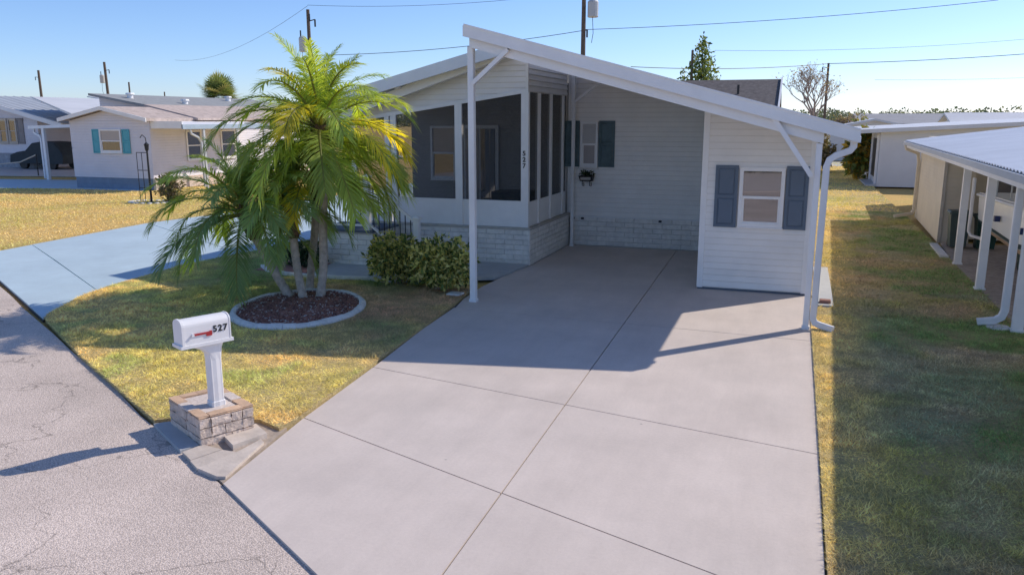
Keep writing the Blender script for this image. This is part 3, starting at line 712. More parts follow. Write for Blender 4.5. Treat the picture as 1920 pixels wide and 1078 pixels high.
# downspout with bends at both ends
downspout([(.70, 11.38, 2.52), (.70, 11.37, 2.46), (.66, 11.36, 2.41), (.50, 11.34, 2.35), (.42, 11.33, 2.29), (.39, 11.33, 2.2), (.375, 11.33, .30), (.37, 11.33, .16), (.40, 11.32, .10), (.47, 11.30, .075), (.63, 11.22, .05)], .085, .07, PLASTIC, home)
MB().box(.33, .345, 11.30, 11.36, .45, .47).build('strap', DARKGAP, home)
# main body behind
MB().box(XA, .3, YR + .3, 31, -.05, 2.5).build('rear_body', SIDING, home)

# ------------------------------------------------------------------ entry deck, steps and railing
es = thing('entry_steps', (-7.6, 13.9, 0), 'brick entry deck and steps with white handrail and black balusters by the screen door', 'steps')
DY = 13.56
db = MB().box(-8.9, -7.62, DY + .03, YP + .02, -.05, .66).build('deck_base', MORTAR, es)
bricks(Frame((0, DY + .03, 0), (1, 0, 0), (0, -1, 0)), db, -8.9, -7.61, 0, 6, BRICKW, H=.105)
MB().bevbox(-8.92, -7.60, DY - .02, YP - .02, .662, .71, .01).build('deck_top', GREYPAINT, es)
for k, (xa, xb, zt) in enumerate(((-7.60, -7.26, .52), (-7.26, -6.93, .35), (-6.93, -6.6, .18))):
    s = MB().box(xa, xb - .002, DY + .03, YP + .02, -.05, zt - .04).build('step', MORTAR, es)
    bricks(Frame((0, DY + .03, 0), (1, 0, 0), (0, -1, 0)), s, xa, xb, 0, int((zt - .03) / .1), BRICKW, phase=.2)
    bricks(Frame((xb - .002, 0, 0), (0, 1, 0), (1, 0, 0)), s, DY + .03, YP - .03, max(0, zt - .2), 1, BRICKW, H=.14)
    MB().bevbox(xa - .0, xb + .02, DY - .012, YP - .02, zt - .038, zt, .008).build('tread', LEDGE, s)
def newel(x, y, z0, z1, w=.11):
    o = MB().bevbox(x - w / 2, x + w / 2, y - w / 2, y + w / 2, z0, z1, .008).build('newel_post', WHITE, es)
    m = MB(); h = w / 2 + .022; m.box(x - h, x + h, y - h, y + h, z1, z1 + .03); m.add([(x - h, y - h, z1 + .03), (x + h, y - h, z1 + .03), (x + h, y + h, z1 + .03), (x - h, y + h, z1 + .03), (x, y, z1 + .075)], [(0, 1, 4), (1, 2, 4), (2, 3, 4), (3, 0, 4)]); m.build('cap', WHITE, o)
RYL = DY + .06
newel(-7.72, RYL, .71, 1.72); newel(-6.68, RYL, .05, .96); newel(-8.82, RYL, .71, 1.72)
for x in (-7.72, -6.68):
    pass
top0, top1 = (-7.66, RYL, 1.64), (-6.74, RYL, .93)
MB().bar(top0, top1, .06, .045).build('handrail', WHITE, es)
MB().bar((-7.66, RYL, .80), (-6.74, RYL, .16), .05, .04).build('bottom_rail', WHITE, es)
for k in range(8):
    t = (k + .6) / 8.2; x = -7.66 + .92 * t
    MB().tube([(x, RYL, .78 - .64 * t), (x, RYL, 1.62 - .71 * t)], .010, 6).build('baluster', BLACK, es)
MB().bar((-8.76, RYL, 1.64), (-7.78, RYL, 1.64), .06, .045).build('handrail', WHITE, es)
MB().bar((-8.76, RYL, .80), (-7.78, RYL, .80), .05, .04).build('bottom_rail', WHITE, es)
for k in range(8):
    x = -8.68 + .115 * k
    MB().tube([(x, RYL, .81), (x, RYL, 1.63)], .010, 6).build('baluster', BLACK, es)
# ------------------------------------------------------------------ hanging planter on the carport wall
def leaf_cloud(n, cen, rad, size, cols, shell=.35, flat_=.0, seed=1, nl=1, aspect=.45, upward=.3):
    """n leaf sprays in an ellipsoid shell; each leaf is a folded kite of two triangles"""
    r = np.random.default_rng(seed)
    d = r.normal(size=(n, 3)); d /= np.linalg.norm(d, axis=1)[:, None]
    rr = 1 - shell * r.random(n) ** 1.5
    p = np.asarray(cen) + d * rr[:, None] * np.asarray(rad)
    V = []; C = []
    for k in range(nl):
        a = r.normal(size=(n, 3)) * .75 + d * .7 + np.array([0, 0, upward]); a /= np.linalg.norm(a, axis=1)[:, None]
        b = np.cross(a, r.normal(size=(n, 3))); b /= np.linalg.norm(b, axis=1)[:, None]; c = np.cross(a, b)
        s = size * r.uniform(.6, 1.3, n)[:, None]
        base = p + r.normal(size=(n, 3)) * size * .15
        tip = base + a * s - np.array([0, 0, .25]) * s * r.random(n)[:, None]; mid = base + a * s * .5 + c * s * .06
        V.append(np.stack([base, mid + b * s * aspect * .5, tip, mid - b * s * aspect * .5], 1))
        ci = r.integers(0, len(cols), n); C.append(np.repeat((np.asarray(cols)[ci] * r.uniform(.75, 1.25, n)[:, None])[:, None], 4, 1))
    V = np.concatenate(V); C = np.concatenate(C); m = len(V)
    F = (np.array([0, 1, 2, 0, 2, 3])[None] + 4 * np.arange(m)[:, None]).ravel()
    return V.reshape(-1, 3), F, C.reshape(-1, 3)
LEAF = leafmat('leaf', None, .35, .45)
def foliage(parent, name, parts):
    off = np.array(worigin(parent)); V = []; F = []; C = []; b = 0
    for v, f, c in parts: V.append(v - off); F.append(f + b); C.append(c); b += len(v)
    me = raw_mesh(name, np.concatenate(V), np.concatenate(F), 3, LEAF, np.concatenate(C)); return obj_from(name, me, parent)

wp = thing('wall_planter', (-4.38, 17.55, 1.42), 'small planter box of dark greenery hung on the carport wall below the window', 'planter')
MB().hexa([(-4.52, 17.50, 1.46), (-4.25, 17.50, 1.46), (-4.25, 17.66, 1.46), (-4.52, 17.66, 1.46), (-4.55, 17.47, 1.58), (-4.22, 17.47, 1.58), (-4.22, 17.66, 1.58), (-4.55, 17.66, 1.58)]).build('box', BLACK, wp)
MB().box(-4.50, -4.27, 17.465, 17.472, 1.49, 1.55).build('face_panel', LEDGE, wp)
for x in (-4.47, -4.30):
    MB().tube([(x, 17.66, 1.46), (x, 17.52, 1.455), (x, 17.52, 1.36), (x + .02, 17.6, 1.35), (x, 17.66, 1.42)], .008, 6).build('bracket', BLACK, wp)
foliage(wp, 'greenery', [leaf_cloud(160, (-4.385, 17.56, 1.6), (.15, .07, .07), .07, [(.03, .06, .025), (.05, .09, .04)], .9, seed=3)])

# ------------------------------------------------------------------ mailbox and its block planter
U = Vector((.885, -.466, 0)); V_ = Vector((.466, .885, 0)); PC = Vector((-4.94, 5.69, 0))
def uv(a, b, z=0): q = PC + U * a + V_ * b; return Vector((q.x, q.y, z))
mp = thing('mailbox_planter', PC, 'low square planter of tan split-face blocks around the mailbox post', 'planter')
hw, hd, HT = .355, .245, .25
def ublock(a0, a1, b0, b1, z0, z1, j=.006, rough_face=True):
    """block with slightly uneven outer faces"""
    m = MB(); n = 5; vs = []
    c = uv((a0 + a1) / 2, (b0 + b1) / 2, (z0 + z1) / 2)
    def pt(a, b, z): 
        k = random.uniform(-j, j) ; return uv(a + k, b + random.uniform(-j, j) , z + random.uniform(-.002, .002))
    grid = {}
    na = max(2, int(round((a1 - a0) / .06))); nb = max(2, int(round((b1 - b0) / .06)))
    per = [(a0 + (a1 - a0) * i / na, b0) for i in range(na)] + [(a1, b0 + (b1 - b0) * i / nb) for i in range(nb)] + [(a1 - (a1 - a0) * i / na, b1) for i in range(na)] + [(a0, b1 - (b1 - b0) * i / nb) for i in range(nb)]
    N = len(per); rings = []
    for z in (z0, z0 + (z1 - z0) * .25, z0 + (z1 - z0) * .75, z1):
        rings.append([pt(a, b, z) for a, b in per])
    vs = [p for r_ in rings for p in r_]
    fs_ = [(i * N + k, i * N + (k + 1) % N, (i + 1) * N + (k + 1) % N, (i + 1) * N + k) for i in range(3) for k in range(N)]
    fs_ += [tuple(range(N - 1, -1, -1)), tuple(range(3 * N, 4 * N))]
    return m.add(vs, fs_)
ch = .082
for course in range(3):
    z0, z1 = -.02 + course * (ch + .008), -.02 + course * (ch + .008) + ch
    ov = .08 if course % 2 else 0
    t = .1
    ms = -hw + ((.30 + ov) if course % 2 else .42)
    for a0, a1 in ((-hw, ms - .004), (ms + .004, hw)):
        ublock(a0, a1, -hd, -hd + t, z0, z1).build('block', BLOCKFACE, mp)
        ublock(a0, a1, hd - t, hd, z0, z1).build('block', BLOCKFACE, mp)
    bm_ = (-.02 if course % 2 else .04)
    for b0, b1 in ((-hd + t + .004, bm_ - .004), (bm_ + .004, hd - t - .004)):
        ublock(hw - t, hw, b0, b1, z0, z1).build('block', BLOCKFACE, mp)
        ublock(-hw, -hw + t, b0, b1, z0, z1).build('block', BLOCKFACE, mp)
zc = -.02 + 3 * (ch + .008)
for side in (-1, 1):
    for k in range(3):
        a0 = -hw + k * .237; a1 = a0 + .23
        b0, b1 = (-hd - .004, -hd + .09) if side < 0 else (hd - .09, hd + .004)
        ublock(a0, a1, b0, b1, zc, zc + .018, .003).build('cap_brick', CAPTAN if (k + side) % 2 else GRITFILL, mp)
    for k in range(1):
        a0, a1 = (-hw - .003, -hw + .09) if side < 0 else (hw - .09, hw + .003)
        ublock(a0, a1, -hd + .095, .0, zc, zc + .018, .003).build('cap_brick', CAPTAN, mp)
        ublock(a0, a1, .005, hd - .095, zc, zc + .018, .003).build('cap_brick', CAPTAN, mp)
m = MB(); m.extr([uv(-hw + .1, -hd + .1, .0), uv(hw - .1, -hd + .1, .0), uv(hw - .1, hd - .1, .0), uv(-hw + .1, hd - .1, .0)], (0, 0, zc + .005)); m.build('fill', GRITFILL, mp)

mb_ = thing('mailbox', uv(.04, .03, zc + .005), 'white plastic mailbox with red flag and number 527 on a fluted post', 'mailbox')
AX_ = Vector((.43, .903, 0)); SD_ = Vector((.903, -.43, 0)); PB = uv(.095, .02, 0)     # long axis of the box, its right side
def mbp(a, s, z): q = PB + AX_ * a + SD_ * s; return Vector((q.x, q.y, z))
# fluted post flaring into a saddle
prof = [(zc + .003, .066, .066), (zc + .05, .066, .066), (zc + .055, .058, .058), (.69, .058, .058), (.75, .064, .060), (.80, .09, .064), (.83, .13, .066), (.85, .17, .068)]
m = MB(); N = 24; vs = []
for z, ra, rs in prof:
    for k in range(N):
        t = 2 * math.pi * k / N; ca, sa = math.cos(t), math.sin(t)
        e = .35; x = math.copysign(abs(ca) ** e, ca); y = math.copysign(abs(sa) ** e, sa); fl = 1 - .05 * (k % 2) if z < .70 else 1
        vs.append(mbp(x * ra * fl - (0 if z < .77 else (.02 if z < .81 else (.045 if z < .84 else .07))), y * rs * fl, z))
m.add(vs, [(i * N + k, i * N + (k + 1) % N, (i + 1) * N + (k + 1) % N, (i + 1) * N + k) for i in range(len(prof) - 1) for k in range(N)] + [tuple(range((len(prof) - 1) * N, len(prof) * N))])
m.build('post', PLASTIC, mb_)
_mbp = mbp
def mbp(a, s, z): return _mbp(a * .87 - .07, s * .9, .85 + (z - .765) * .87)
m = MB(); m.extr([mbp(-.28, -.105, .765), mbp(.27, -.105, .765), mbp(.27, .105, .765), mbp(-.28, .105, .765)], (0, 0, .028)); m.build('tray', PLASTIC, mb_)
# arched box
sec = [(-.095, .793), (-.095, .985)] + [(-.095 * math.copysign(abs(math.cos(math.pi * k / 10)) ** .8, math.cos(math.pi * k / 10)), .985 + .066 * math.sin(math.pi * k / 10)) for k in range(1, 10)] + [(.095, .985), (.095, .793)]
m = MB(); m.extr([mbp(-.235, s, z) for s, z in sec], AX_ * .47 * .87); box = m.build('box', PLASTIC, mb_)
m = MB(); m.extr([mbp(-.262, s * 1.05, .79 + (z - .79) * 1.03) for s, z in sec], AX_ * .023); m.build('door', PLASTIC, mb_)
m = MB(); m.extr([mbp(.236, s * 1.03, .79 + (z - .79) * 1.02) for s, z in sec], AX_ * .012); m.build('rear_cap', PLASTIC, mb_)
# flag, lying down along the side
fl = MB(); q = lambda a, z, d: mbp(a, .097 + d, z)
fl.hexa([q(-.165, .885, 0), q(-.165, .905, 0), q(.02, .905, 0), q(.02, .885, 0), q(-.165, .885, .008), q(-.165, .905, .008), q(.02, .905, .008), q(.02, .885, .008)])
fl.hexa([q(-.015, .862, 0), q(-.015, .884, 0), q(.045, .884, 0), q(.045, .862, 0), q(-.015, .862, .008), q(-.015, .884, .008), q(.045, .884, .008), q(.045, .862, .008)])
fl.hexa([q(.021, .885, 0), q(.021, .912, 0), q(.045, .912, 0), q(.045, .885, 0), q(.021, .885, .008), q(.021, .912, .008), q(.045, .912, .008), q(.045, .885, .008)])
fl.build('flag', FLAGRED, mb_)
m = MB(); m.tube([q(-.155, .895, 0), q(-.155, .895, .018)], .012, 10); m.build('flag_pivot', PLASTIC, mb_)
me = text_mesh('527', .08, .002); me.materials.append(BLACK); o = obj_from('number', me, mb_)
X_ = AX_; Z_ = SD_; Y_ = Vector((0, 0, 1))
mat = Matrix((X_, Y_, Z_)).transposed().to_4x4(); o.rotation_euler = mat.to_euler(); o.location = mbp(.135, .098, .918) - worigin(mb_)

# ------------------------------------------------------------------ palm bed
bed = thing('bed_border', (-6.9, 10.02, .0), 'oval concrete curbing ring around the mulched palm bed', 'border')
BC = Vector((-6.9, 10.02, 0)); ca, sa = math.cos(R(19.3)), math.sin(R(19.3))
def bedp(t, k=1.0, dz=0): 
    u, v = .93 * k * math.cos(t), 1.20 * k * math.sin(t); return Vector((BC.x + u * ca - v * sa, BC.y + u * sa + v * ca, dz))
NS = 34
for i in range(NS):
    vs = []; sub = 3
    for j in range(sub + 1):
        t = 2 * math.pi * (i + (j / sub) * .985) / NS
        h = .075 + .008 * math.sin(3 * t + i); w = .06 + .008 * math.sin(i * 2.3)
        r1 = random.uniform(-.006, .006)
        for k_, z in ((1 - w, 0), (1 - w * .9 + r1, h * .8), (1 - w * .4, h), (1 + w * .3, h * .85), (1 + w * .75 + r1, h * .4), (1 + w * .8, 0)):
            vs.append(bedp(t, k_, z + .01))
    n = 6
    fs_ = [(a * n + k, a * n + (k + 1) % n, (a + 1) * n + (k + 1) % n, (a + 1) * n + k) for a in range(sub) for k in range(n)]
    fs_ += [tuple(range(n - 1, -1, -1)), tuple(range(sub * n, (sub + 1) * n))]
    MB().add(vs, [f[::-1] for f in fs_]).build('curb_stone', CURBC, bed)
mm = MB(); nr, na_ = 10, 48; vs = [BC + Vector((0, 0, .06))]
for i in range(1, nr + 1):
    for k in range(na_):
        p = bedp(2 * math.pi * k / na_, .95 * i / nr); vs.append(Vector((p.x, p.y, .055 + .035 * (fbm(p.x, p.y, 4.) - .5) - .02 * (i / nr) ** 4)))
fs_ = [(0, 1 + k, 1 + (k + 1) % na_) for k in range(na_)] + [(1 + (i - 1) * na_ + k, 1 + i * na_ + k, 1 + i * na_ + (k + 1) % na_, 1 + (i - 1) * na_ + (k + 1) % na_) for i in range(1, nr) for k in range(na_)]
tag(mm.add(vs, fs_).build('mulch_bed', MULCH, smooth=True), 'red brown mulch filling the oval palm bed', 'mulch', kind='stuff')
# loose chips and pale pebbles
def chips(name, label, n, size, pfun, cols, seed):
    r = np.random.default_rng(seed); P_ = np.array([pfun(r) for _ in range(n)])
    a = r.normal(size=(n, 3)); a[:, 2] *= .35; a /= np.linalg.norm(a, axis=1)[:, None]; b = np.cross(a, r.normal(size=(n, 3))); b /= np.linalg.norm(b, axis=1)[:, None]; c = np.cross(a, b)
    s = size * r.uniform(.5, 1.5, (n, 1)); e = [a * s, -a * s, b * s * .4, -b * s * .4, c * s * .3, -c * s * .3]
    V = np.stack([P_ + q for q in e], 1); F = np.array([0, 2, 4, 2, 1, 4, 1, 3, 4, 3, 0, 4, 2, 0, 5, 1, 2, 5, 3, 1, 5, 0, 3, 5])
    C = np.repeat((np.array(cols)[r.integers(0, len(cols), n)] * r.uniform(.7, 1.3, (n, 1)))[:, None], 6, 1)
    me = raw_mesh(name, V.reshape(-1, 3), (F[None] + 6 * np.arange(n)[:, None]).ravel(), 3, CHIP, C.reshape(-1, 3)); tag(obj_from(name, me), label, 'mulch', kind='stuff')
CHIP = leafmat('chip', None, .0, .9)
def bed_rand(r): p = bedp(r.uniform(0, 6.283), .93 * math.sqrt(r.random()), .062); return tuple(p)
chips('mulch_chips', 'bark chips and small pale pebbles scattered over the palm bed', 2600, .022, bed_rand, [(.28, .13, .10), (.2, .10, .08), (.32, .17, .13), (.22, .11, .09), (.26, .13, .1), (.34, .18, .13), (.18, .09, .07), (.6, .55, .5)], 5)

# ------------------------------------------------------------------ palms
FRG = leafmat('palm_leaf', None, .52, .42, mul=1.4, rand=.22, tcol=(1.7, 1.5, .45))
RACH = M('palm_rachis', (.30, .30, .12), .5, .1)
PTRUNK = M('palm_trunk', (.50, .43, .37), .9, .28, 14, bump=.8, bscale=50, dirt=.5)
PFIBRE = M('palm_fibre', (.16, .095, .055), .95, .35, 20, bump=1, bscale=60)
def frond_mesh(name, pitch, droop, L, seed, c0, c1, nl=72, lf=.25):
    r = np.random.default_rng(seed); n = 15
    ang = R(pitch) - R(droop) * np.linspace(0, 1, n) ** 1.35
    step = L / (n - 1); X = np.concatenate([[0], np.cumsum(np.cos(ang[:-1]) * step)]); Z = np.concatenate([[0], np.cumsum(np.sin(ang[:-1]) * step)])
    side_c = r.uniform(-.12, .12); Yc = side_c * np.linspace(0, 1, n) ** 2 * L
    pts = np.stack([X, Yc, Z], 1); V = []; F = []; C = []
    # rachis: tapered square tube
    for i, p in enumerate(pts):
        w = .015 * (1 - .85 * i / (n - 1)); t = pts[min(i + 1, n - 1)] - pts[max(0, i - 1)]; t /= np.linalg.norm(t); up = np.array([-t[2], 0, t[0]]); sd = np.cross(up, t)
        for a, b in ((1, .5), (-1, .5), (-1, -.5), (1, -.5)): V.append(p + sd * w * a + up * w * b); C.append(np.array([.22, .23, .07]) * 1.1)
    for i in range(n - 1):
        for k in range(4):
            a, b, c, d = i * 4 + k, i * 4 + (k + 1) % 4, (i + 1) * 4 + (k + 1) % 4, (i + 1) * 4 + k; F += [a, b, c, a, c, d]
    s_all = np.linspace(.13, .995, nl)
    for s in s_all:
        x = s * (n - 1); i = min(int(x), n - 2); f = x - i; p = pts[i] * (1 - f) + pts[i + 1] * f
        t = pts[i + 1] - pts[i]; t /= np.linalg.norm(t); up = np.array([-t[2], 0, t[0]]); sd0 = np.cross(up, t)
        ll = lf * (.35 + .65 * math.sin(min(1, (s + .18)) * math.pi * .62) ** .8) * (1.05 - .45 * max(0, s - .7) / .3) * r.uniform(.85, 1.1)
        for sg in (-1, 1):
            fwd = R(32 + 26 * s + r.uniform(-6, 6)); v_ = R(r.uniform(12, 34))
            d = t * math.sin(fwd) + (sd0 * sg * math.cos(v_) + up * math.sin(v_)) * math.cos(fwd); d /= np.linalg.norm(d)
            g1 = np.array([0, 0, -1.]) * ll * r.uniform(.05, .16); g2 = np.array([0, 0, -1.]) * ll * r.uniform(.22, .55)
            wd = np.cross(d, up); wd /= np.linalg.norm(wd) + 1e-6; wd = wd * .8 + up * .3 * r.uniform(-1, 1); w = .0072
            b = len(V); m1 = p + d * ll * .5 + g1; m0 = p; tip = p + d * ll + g2
            V += [m0 - wd * w * .6, m0 + wd * w * .6, m1 + wd * w, m1 - wd * w, tip]
            k = r.random() * .7 + .3 * s; cc = (np.array(c0) * (1 - k) + np.array(c1) * k) * r.uniform(.8, 1.2); C += [cc] * 5
            F += [b, b + 1, b + 2, b, b + 2, b + 3, b + 3, b + 2, b + 4]
    return raw_mesh(name, np.array(V), np.array(F), 3, FRG, np.array(C))
G0, G1 = (.21, .31, .075), (.33, .40, .10); Y0, Y1 = (.40, .44, .06), (.58, .50, .06); B0, B1 = (.16, .26, .11), (.24, .33, .15)
CLS = [(86, 45), (70, 75), (52, 92), (34, 95), (14, 88), (-8, 72), (-34, 46)]
FM = {}
for ci, (p_, d_) in enumerate(CLS):
    for v in range(2):
        FM['g', ci, v] = frond_mesh('frond', p_ + 5 * v, d_ + 8 * v, 1.0, 10 + ci * 2 + v, G0, G1)
        FM['b', ci, v] = frond_mesh('frond', p_ - 4 * v, d_ + 6 * v, 1.0, 50 + ci * 2 + v, B0, B1)
        FM['y', ci, v] = frond_mesh('frond', p_ - 4 * v, d_ + 4 * v, 1.0, 90 + ci * 2 + v, Y0, Y1)
def palm(base, path, crown, L, n, label, kinds, seed, r0=.075, boots=.55, az0=0., cmax=6):
    r = random.Random(seed)
    t = thing('palm_tree', base, label, 'palm', 'clump of four feathery palms in the oval bed')
    pts = [Vector(base) - Vector((0, 0, .05))] + [Vector(p) for p in path] + [Vector(crown)]
    # smooth path
    fine = []
    for i in range(len(pts) - 1):
        a = pts[max(0, i - 1)]; b = pts[i]; c = pts[i + 1]; d = pts[min(len(pts) - 1, i + 2)]
        for k in range(10):
            u = k / 10; fine.append(.5 * ((2 * b) + (c - a) * u + (2 * a - 5 * b + 4 * c - d) * u * u + (3 * b - a - 3 * c + d) * u ** 3))
    fine.append(pts[-1]); m = len(fine)
    rad = [(r0 * (1.25 - .25 * min(1, i / (m * .12)))) * (1 + .10 * (i % 2)) * (1 + r.uniform(-.04, .04)) for i in range(m)]
    MB().tube(fine, rad, 12).build('trunk', PTRUNK, t, smooth=False)
    # fibrous sheath with leaf-base stubs under the crown
    top = [p for p in fine if (pts[-1] - p).length < boots]; k = len(top)
    MB().tube(top, [r0 * (1.05 + .75 * math.sin(math.pi * min(1, .25 + .75 * i / max(1, k - 1)) * .75)) for i in range(k)], 10).build('fibre_sheath', PFIBRE, t)
    for i in range(26):
        p = top[r.randrange(k)]; a = r.uniform(0, 6.283); rr = r0 * 1.35; q = p + Vector((math.cos(a) * rr, math.sin(a) * rr, 0)); e = q + Vector((math.cos(a) * .06, math.sin(a) * .06, .10))
        MB().bar(q, e, .03, .015).build('leaf_base', PFIBRE, t)
    C0 = Vector(crown) - Vector(base)
    for i in range(n):
        f = (i + .5) / n; ci = min(cmax, int(f ** .9 * (cmax + 1))); az = az0 + i * 2.39996 + r.uniform(-.2, .2)
        col = kinds(f, az, r)
        me = FM[col, ci, i % 2]
        s = L * (.72 + .33 * min(1, f * 2.2)) * r.uniform(.9, 1.08)
        o = obj_from('frond', me, t, C0 + Vector((math.cos(az) * .05, math.sin(az) * .05, .08 - .22 * f)), (R(r.uniform(-14, 14)), R(r.uniform(-6, 6)), az), s)
    return t
def k_tall(f, az, r): return 'y' if (f > .45 and r.random() < .22) or r.random() < .08 else 'g'
def k_low(f, az, r): return 'b' if r.random() < .6 else 'g'
palm((-7.0, 10.73, .05), [(-6.985, 10.85, .5), (-6.98, 10.88, 1.05), (-6.93, 10.9, 2.05)], (-6.95, 10.9, 2.72), 1.6, 44, 'tallest feathery palm of the clump, yellowing fronds, upright trunk on the right', k_tall, 3, .064)
palm((-7.49, 10.65, .05), [(-7.70, 10.6, .38), (-7.88, 10.57, .72), (-8.05, 10.5, 1.12)], (-8.16, 10.47, 1.46), 1.45, 34, 'palm of the clump leaning left with wide blue green fronds', k_low, 5, .066, cmax=5)
palm((-7.2, 10.58, .05), [(-7.33, 10.66, .4), (-7.41, 10.72, .75)], (-7.46, 10.72, 1.5), 1.2, 24, 'short palm in the middle front of the clump with dark fibrous trunk', k_low, 8, .062, cmax=4)
palm((-7.46, 11.13, .05), [(-7.40, 11.18, .6), (-7.33, 11.22, 1.2)], (-7.32, 11.25, 1.95), 1.4, 28, 'slim palm at the back of the clump half hidden by its neighbours', lambda f, a, r: 'y' if r.random() < .15 else 'g', 11, .06, cmax=4)

# ------------------------------------------------------------------ variegated shrubs and bed plants
def shrub(loc, rad, h, n, label, seed, cols, size=.085, group=None, name='shrub', nl=6):
    t = thing(name, loc, label, 'shrub', group); r = np.random.default_rng(seed)
    parts = []; x, y, z = loc
    nb = 11
    for k in range(nb):
        a = r.uniform(0, 6.283); q = r.uniform(.15, .6)
        c = (x + math.cos(a) * rad[0] * q, y + math.sin(a) * rad[1] * q, z + h * r.uniform(.30, .62)); s = r.uniform(.40, .58)
        parts.append(leaf_cloud(n // nb, c, (rad[0] * s, rad[1] * s, h * s * .72), size, cols, .55, seed=seed * 31 + k, nl=nl))
    foliage(t, 'foliage', parts)
    m = MB()
    for k in range(7):
        a = r.uniform(0, 6.283); m.tube([(x + .05 * math.cos(a), y + .05 * math.sin(a), z - .03), (x + .12 * math.cos(a), y + .12 * math.sin(a), z + h * .3), (x + .3 * rad[0] * math.cos(a), y + .3 * rad[1] * math.sin(a), z + h * .6)], [.014, .011, .006], 6)
    m.build('stems', DEADBARK, t); return t
VAR = [(.88, .80, .30), (.85, .76, .28), (.72, .66, .24), (.66, .62, .22), (.5, .52, .16), (.14, .21, .06), (.10, .16, .05), (.2, .26, .08), (.12, .18, .06), (.45, .47, .15), (.75, .68, .3)]
shrub((-6.36, 12.25, .03), (.66, .5, 0), .90, 700, 'rounded shrub with yellow and green leaves, the left one beside the steps', 4, VAR, .10, 'variegated shrubs by the steps')
shrub((-5.46, 11.95, .03), (.60, .46, 0), .86, 700, 'rounded shrub with yellow and green leaves, the right one next to the carport post', 9, VAR, .10, 'variegated shrubs by the steps')
shrub((-8.9, 13.1, .03), (.5, .3, 0), .5, 240, 'dark low bush against the brick deck behind the palms', 12, [(.03, .06, .03), (.04, .08, .035), (.06, .09, .04)], .09)
tag(flat('steps_bed', [(-9.5, 12.45), (-8.4, 12.27), (-8.5, 13.5), (-9.5, 13.5)], .034, MULCH, .05), kind='structure')
eb = thing('walk_edging', (-8.0, 12.2, 0), 'pale concrete edging strip along the front of the walk and bed', 'border')
pe = [(-9.55, 12.75), (-9.2, 12.42), (-8.7, 12.22), (-8.2, 12.18), (-7.6, 12.22), (-7.0, 12.30), (-6.5, 12.38)]
for (xa, ya), (xb, yb) in zip(pe[:-1], pe[1:]):
    d = Vector((xb - xa, yb - ya, 0)); d *= .988
    MB().bar((xa, ya, .03), (xa + d.x, ya + d.y, .03), .10, .09).build('curb_stone', CURBC, eb)
stn = thing('border_stone', (-5.03, 11.85, .02), 'small flat pale stone at the foot of the carport post', 'stone')
MB().bevbox(-5.2, -4.95, 11.6, 11.8, 0, .05, .015).build('slab', CURBC, stn)
hb = thing('brick_cover', (.6, 12.95, .045), 'small reddish brick left lying on the side pad', 'brick')
MB().bevbox(.50, .66, 12.88, 13.02, .045, .09, .006).build('body', M('red_brick', (.33, .16, .12), .9, .15, 10, bump=.4), hb)

# ------------------------------------------------------------------ neighbour to the right with carport, boat and bins
def nxp(y): return 2.55 + .034 * y
nb = thing('carport_house', (3.2, 18, 0), 'cream neighbour house with corrugated carport roof on white posts at the right edge', 'house')
CREAM = M('cream_siding', (.76, .67, .52), .6, .06, 2, laps=('Z', .1, .012), dirt=.2)
CREAM2 = M('beige_siding', (.62, .55, .44), .6, .06, 2, laps=('Z', .1, .012))
METALW = M('white_roof_metal', (.78, .79, .8), .35, .06, 1.5, dirt=.3)
def nq(d, y, z): return (nxp(y) + d, y - .034 * d, z)
def nbox(d0, d1, y0, y1, z0, z1, m=None):
    m = m or MB(); return m.hexa([nq(d0, y0, z0), nq(d1, y0, z0), nq(d1, y1, z0), nq(d0, y1, z0), nq(d0, y0, z1), nq(d1, y0, z1), nq(d1, y1, z1), nq(d0, y1, z1)])
nbox(.0, .62, 20.75, 26.2, 0, 2.1).build('shed_wall', CREAM, nb)
nbox(-.01, .63, 20.735, 20.748, .02, 2.1).build('shed_front', CREAM2, nb)
nbox(-.015, .05, 20.70, 20.73, .0, 2.1).build('corner_trim', LEDGE, nb)
nbox(.62, 8, 21.6, 31, 0, 2.25).build('house_wall', CREAM2, nb)
FN = Frame(nq(0, 21.6, 0), (1, -.034, 0), (-.034, -1, 0))
window(FN, nb, 1.1, 2.3, .95, 1.95, WHITE, GLASSD, GLASSD)
window(FN, nb, 3.0, 4.2, .95, 1.95, WHITE, GLASSD, GLASSD)
for y in (5.6, 8.7, 12.05, 15.0, 17.55):
    w = .062
    o = nbox(-w, w, y - w, y + w, 0, 2.12).build('carport_post', WHITE, nb)
    nbox(-w - .02, w + .02, y - w - .02, y + w + .02, 0, .05).build('post_base', WHITE, o)
# corrugated roof: ribs run up the slope; built as one sheet with a thickness
def zr(d): return 2.20 + .135 * (d + .42)
vs = []; fs_ = []; ys = np.arange(3.2, 26.2, .05); ds = [-.45, 1.2, 3.2, 6.5]
for j, y in enumerate(ys):
    h = .022 if (j % 4) in (1, 2) else 0.
    for d in ds: vs.append(nq(d, y, zr(d) + h))
nd = len(ds); fs_ = [(j * nd + k, j * nd + k + 1, (j + 1) * nd + k + 1, (j + 1) * nd + k) for j in range(len(ys) - 1) for k in range(nd - 1)]
rf = MB().add(vs, [f[::-1] for f in fs_]).build('carport_roof', METALW, nb)
rf.modifiers.new('sheet', 'SOLIDIFY').thickness = .006
o = MB(); o.hexa([nq(-.42, 3.2, 2.02), nq(-.36, 3.2, 2.02), nq(-.36, 26.2, 2.02), nq(-.42, 26.2, 2.02), nq(-.42, 3.2, 2.185), nq(-.36, 3.2, 2.185), nq(-.36, 26.2, 2.185), nq(-.42, 26.2, 2.185)]); o.build('fascia', PLASTIC, rf)
nbox(-.49, -.425, 3.2, 26.22, 2.10, 2.19).build('gutter', POLEGREY, rf)
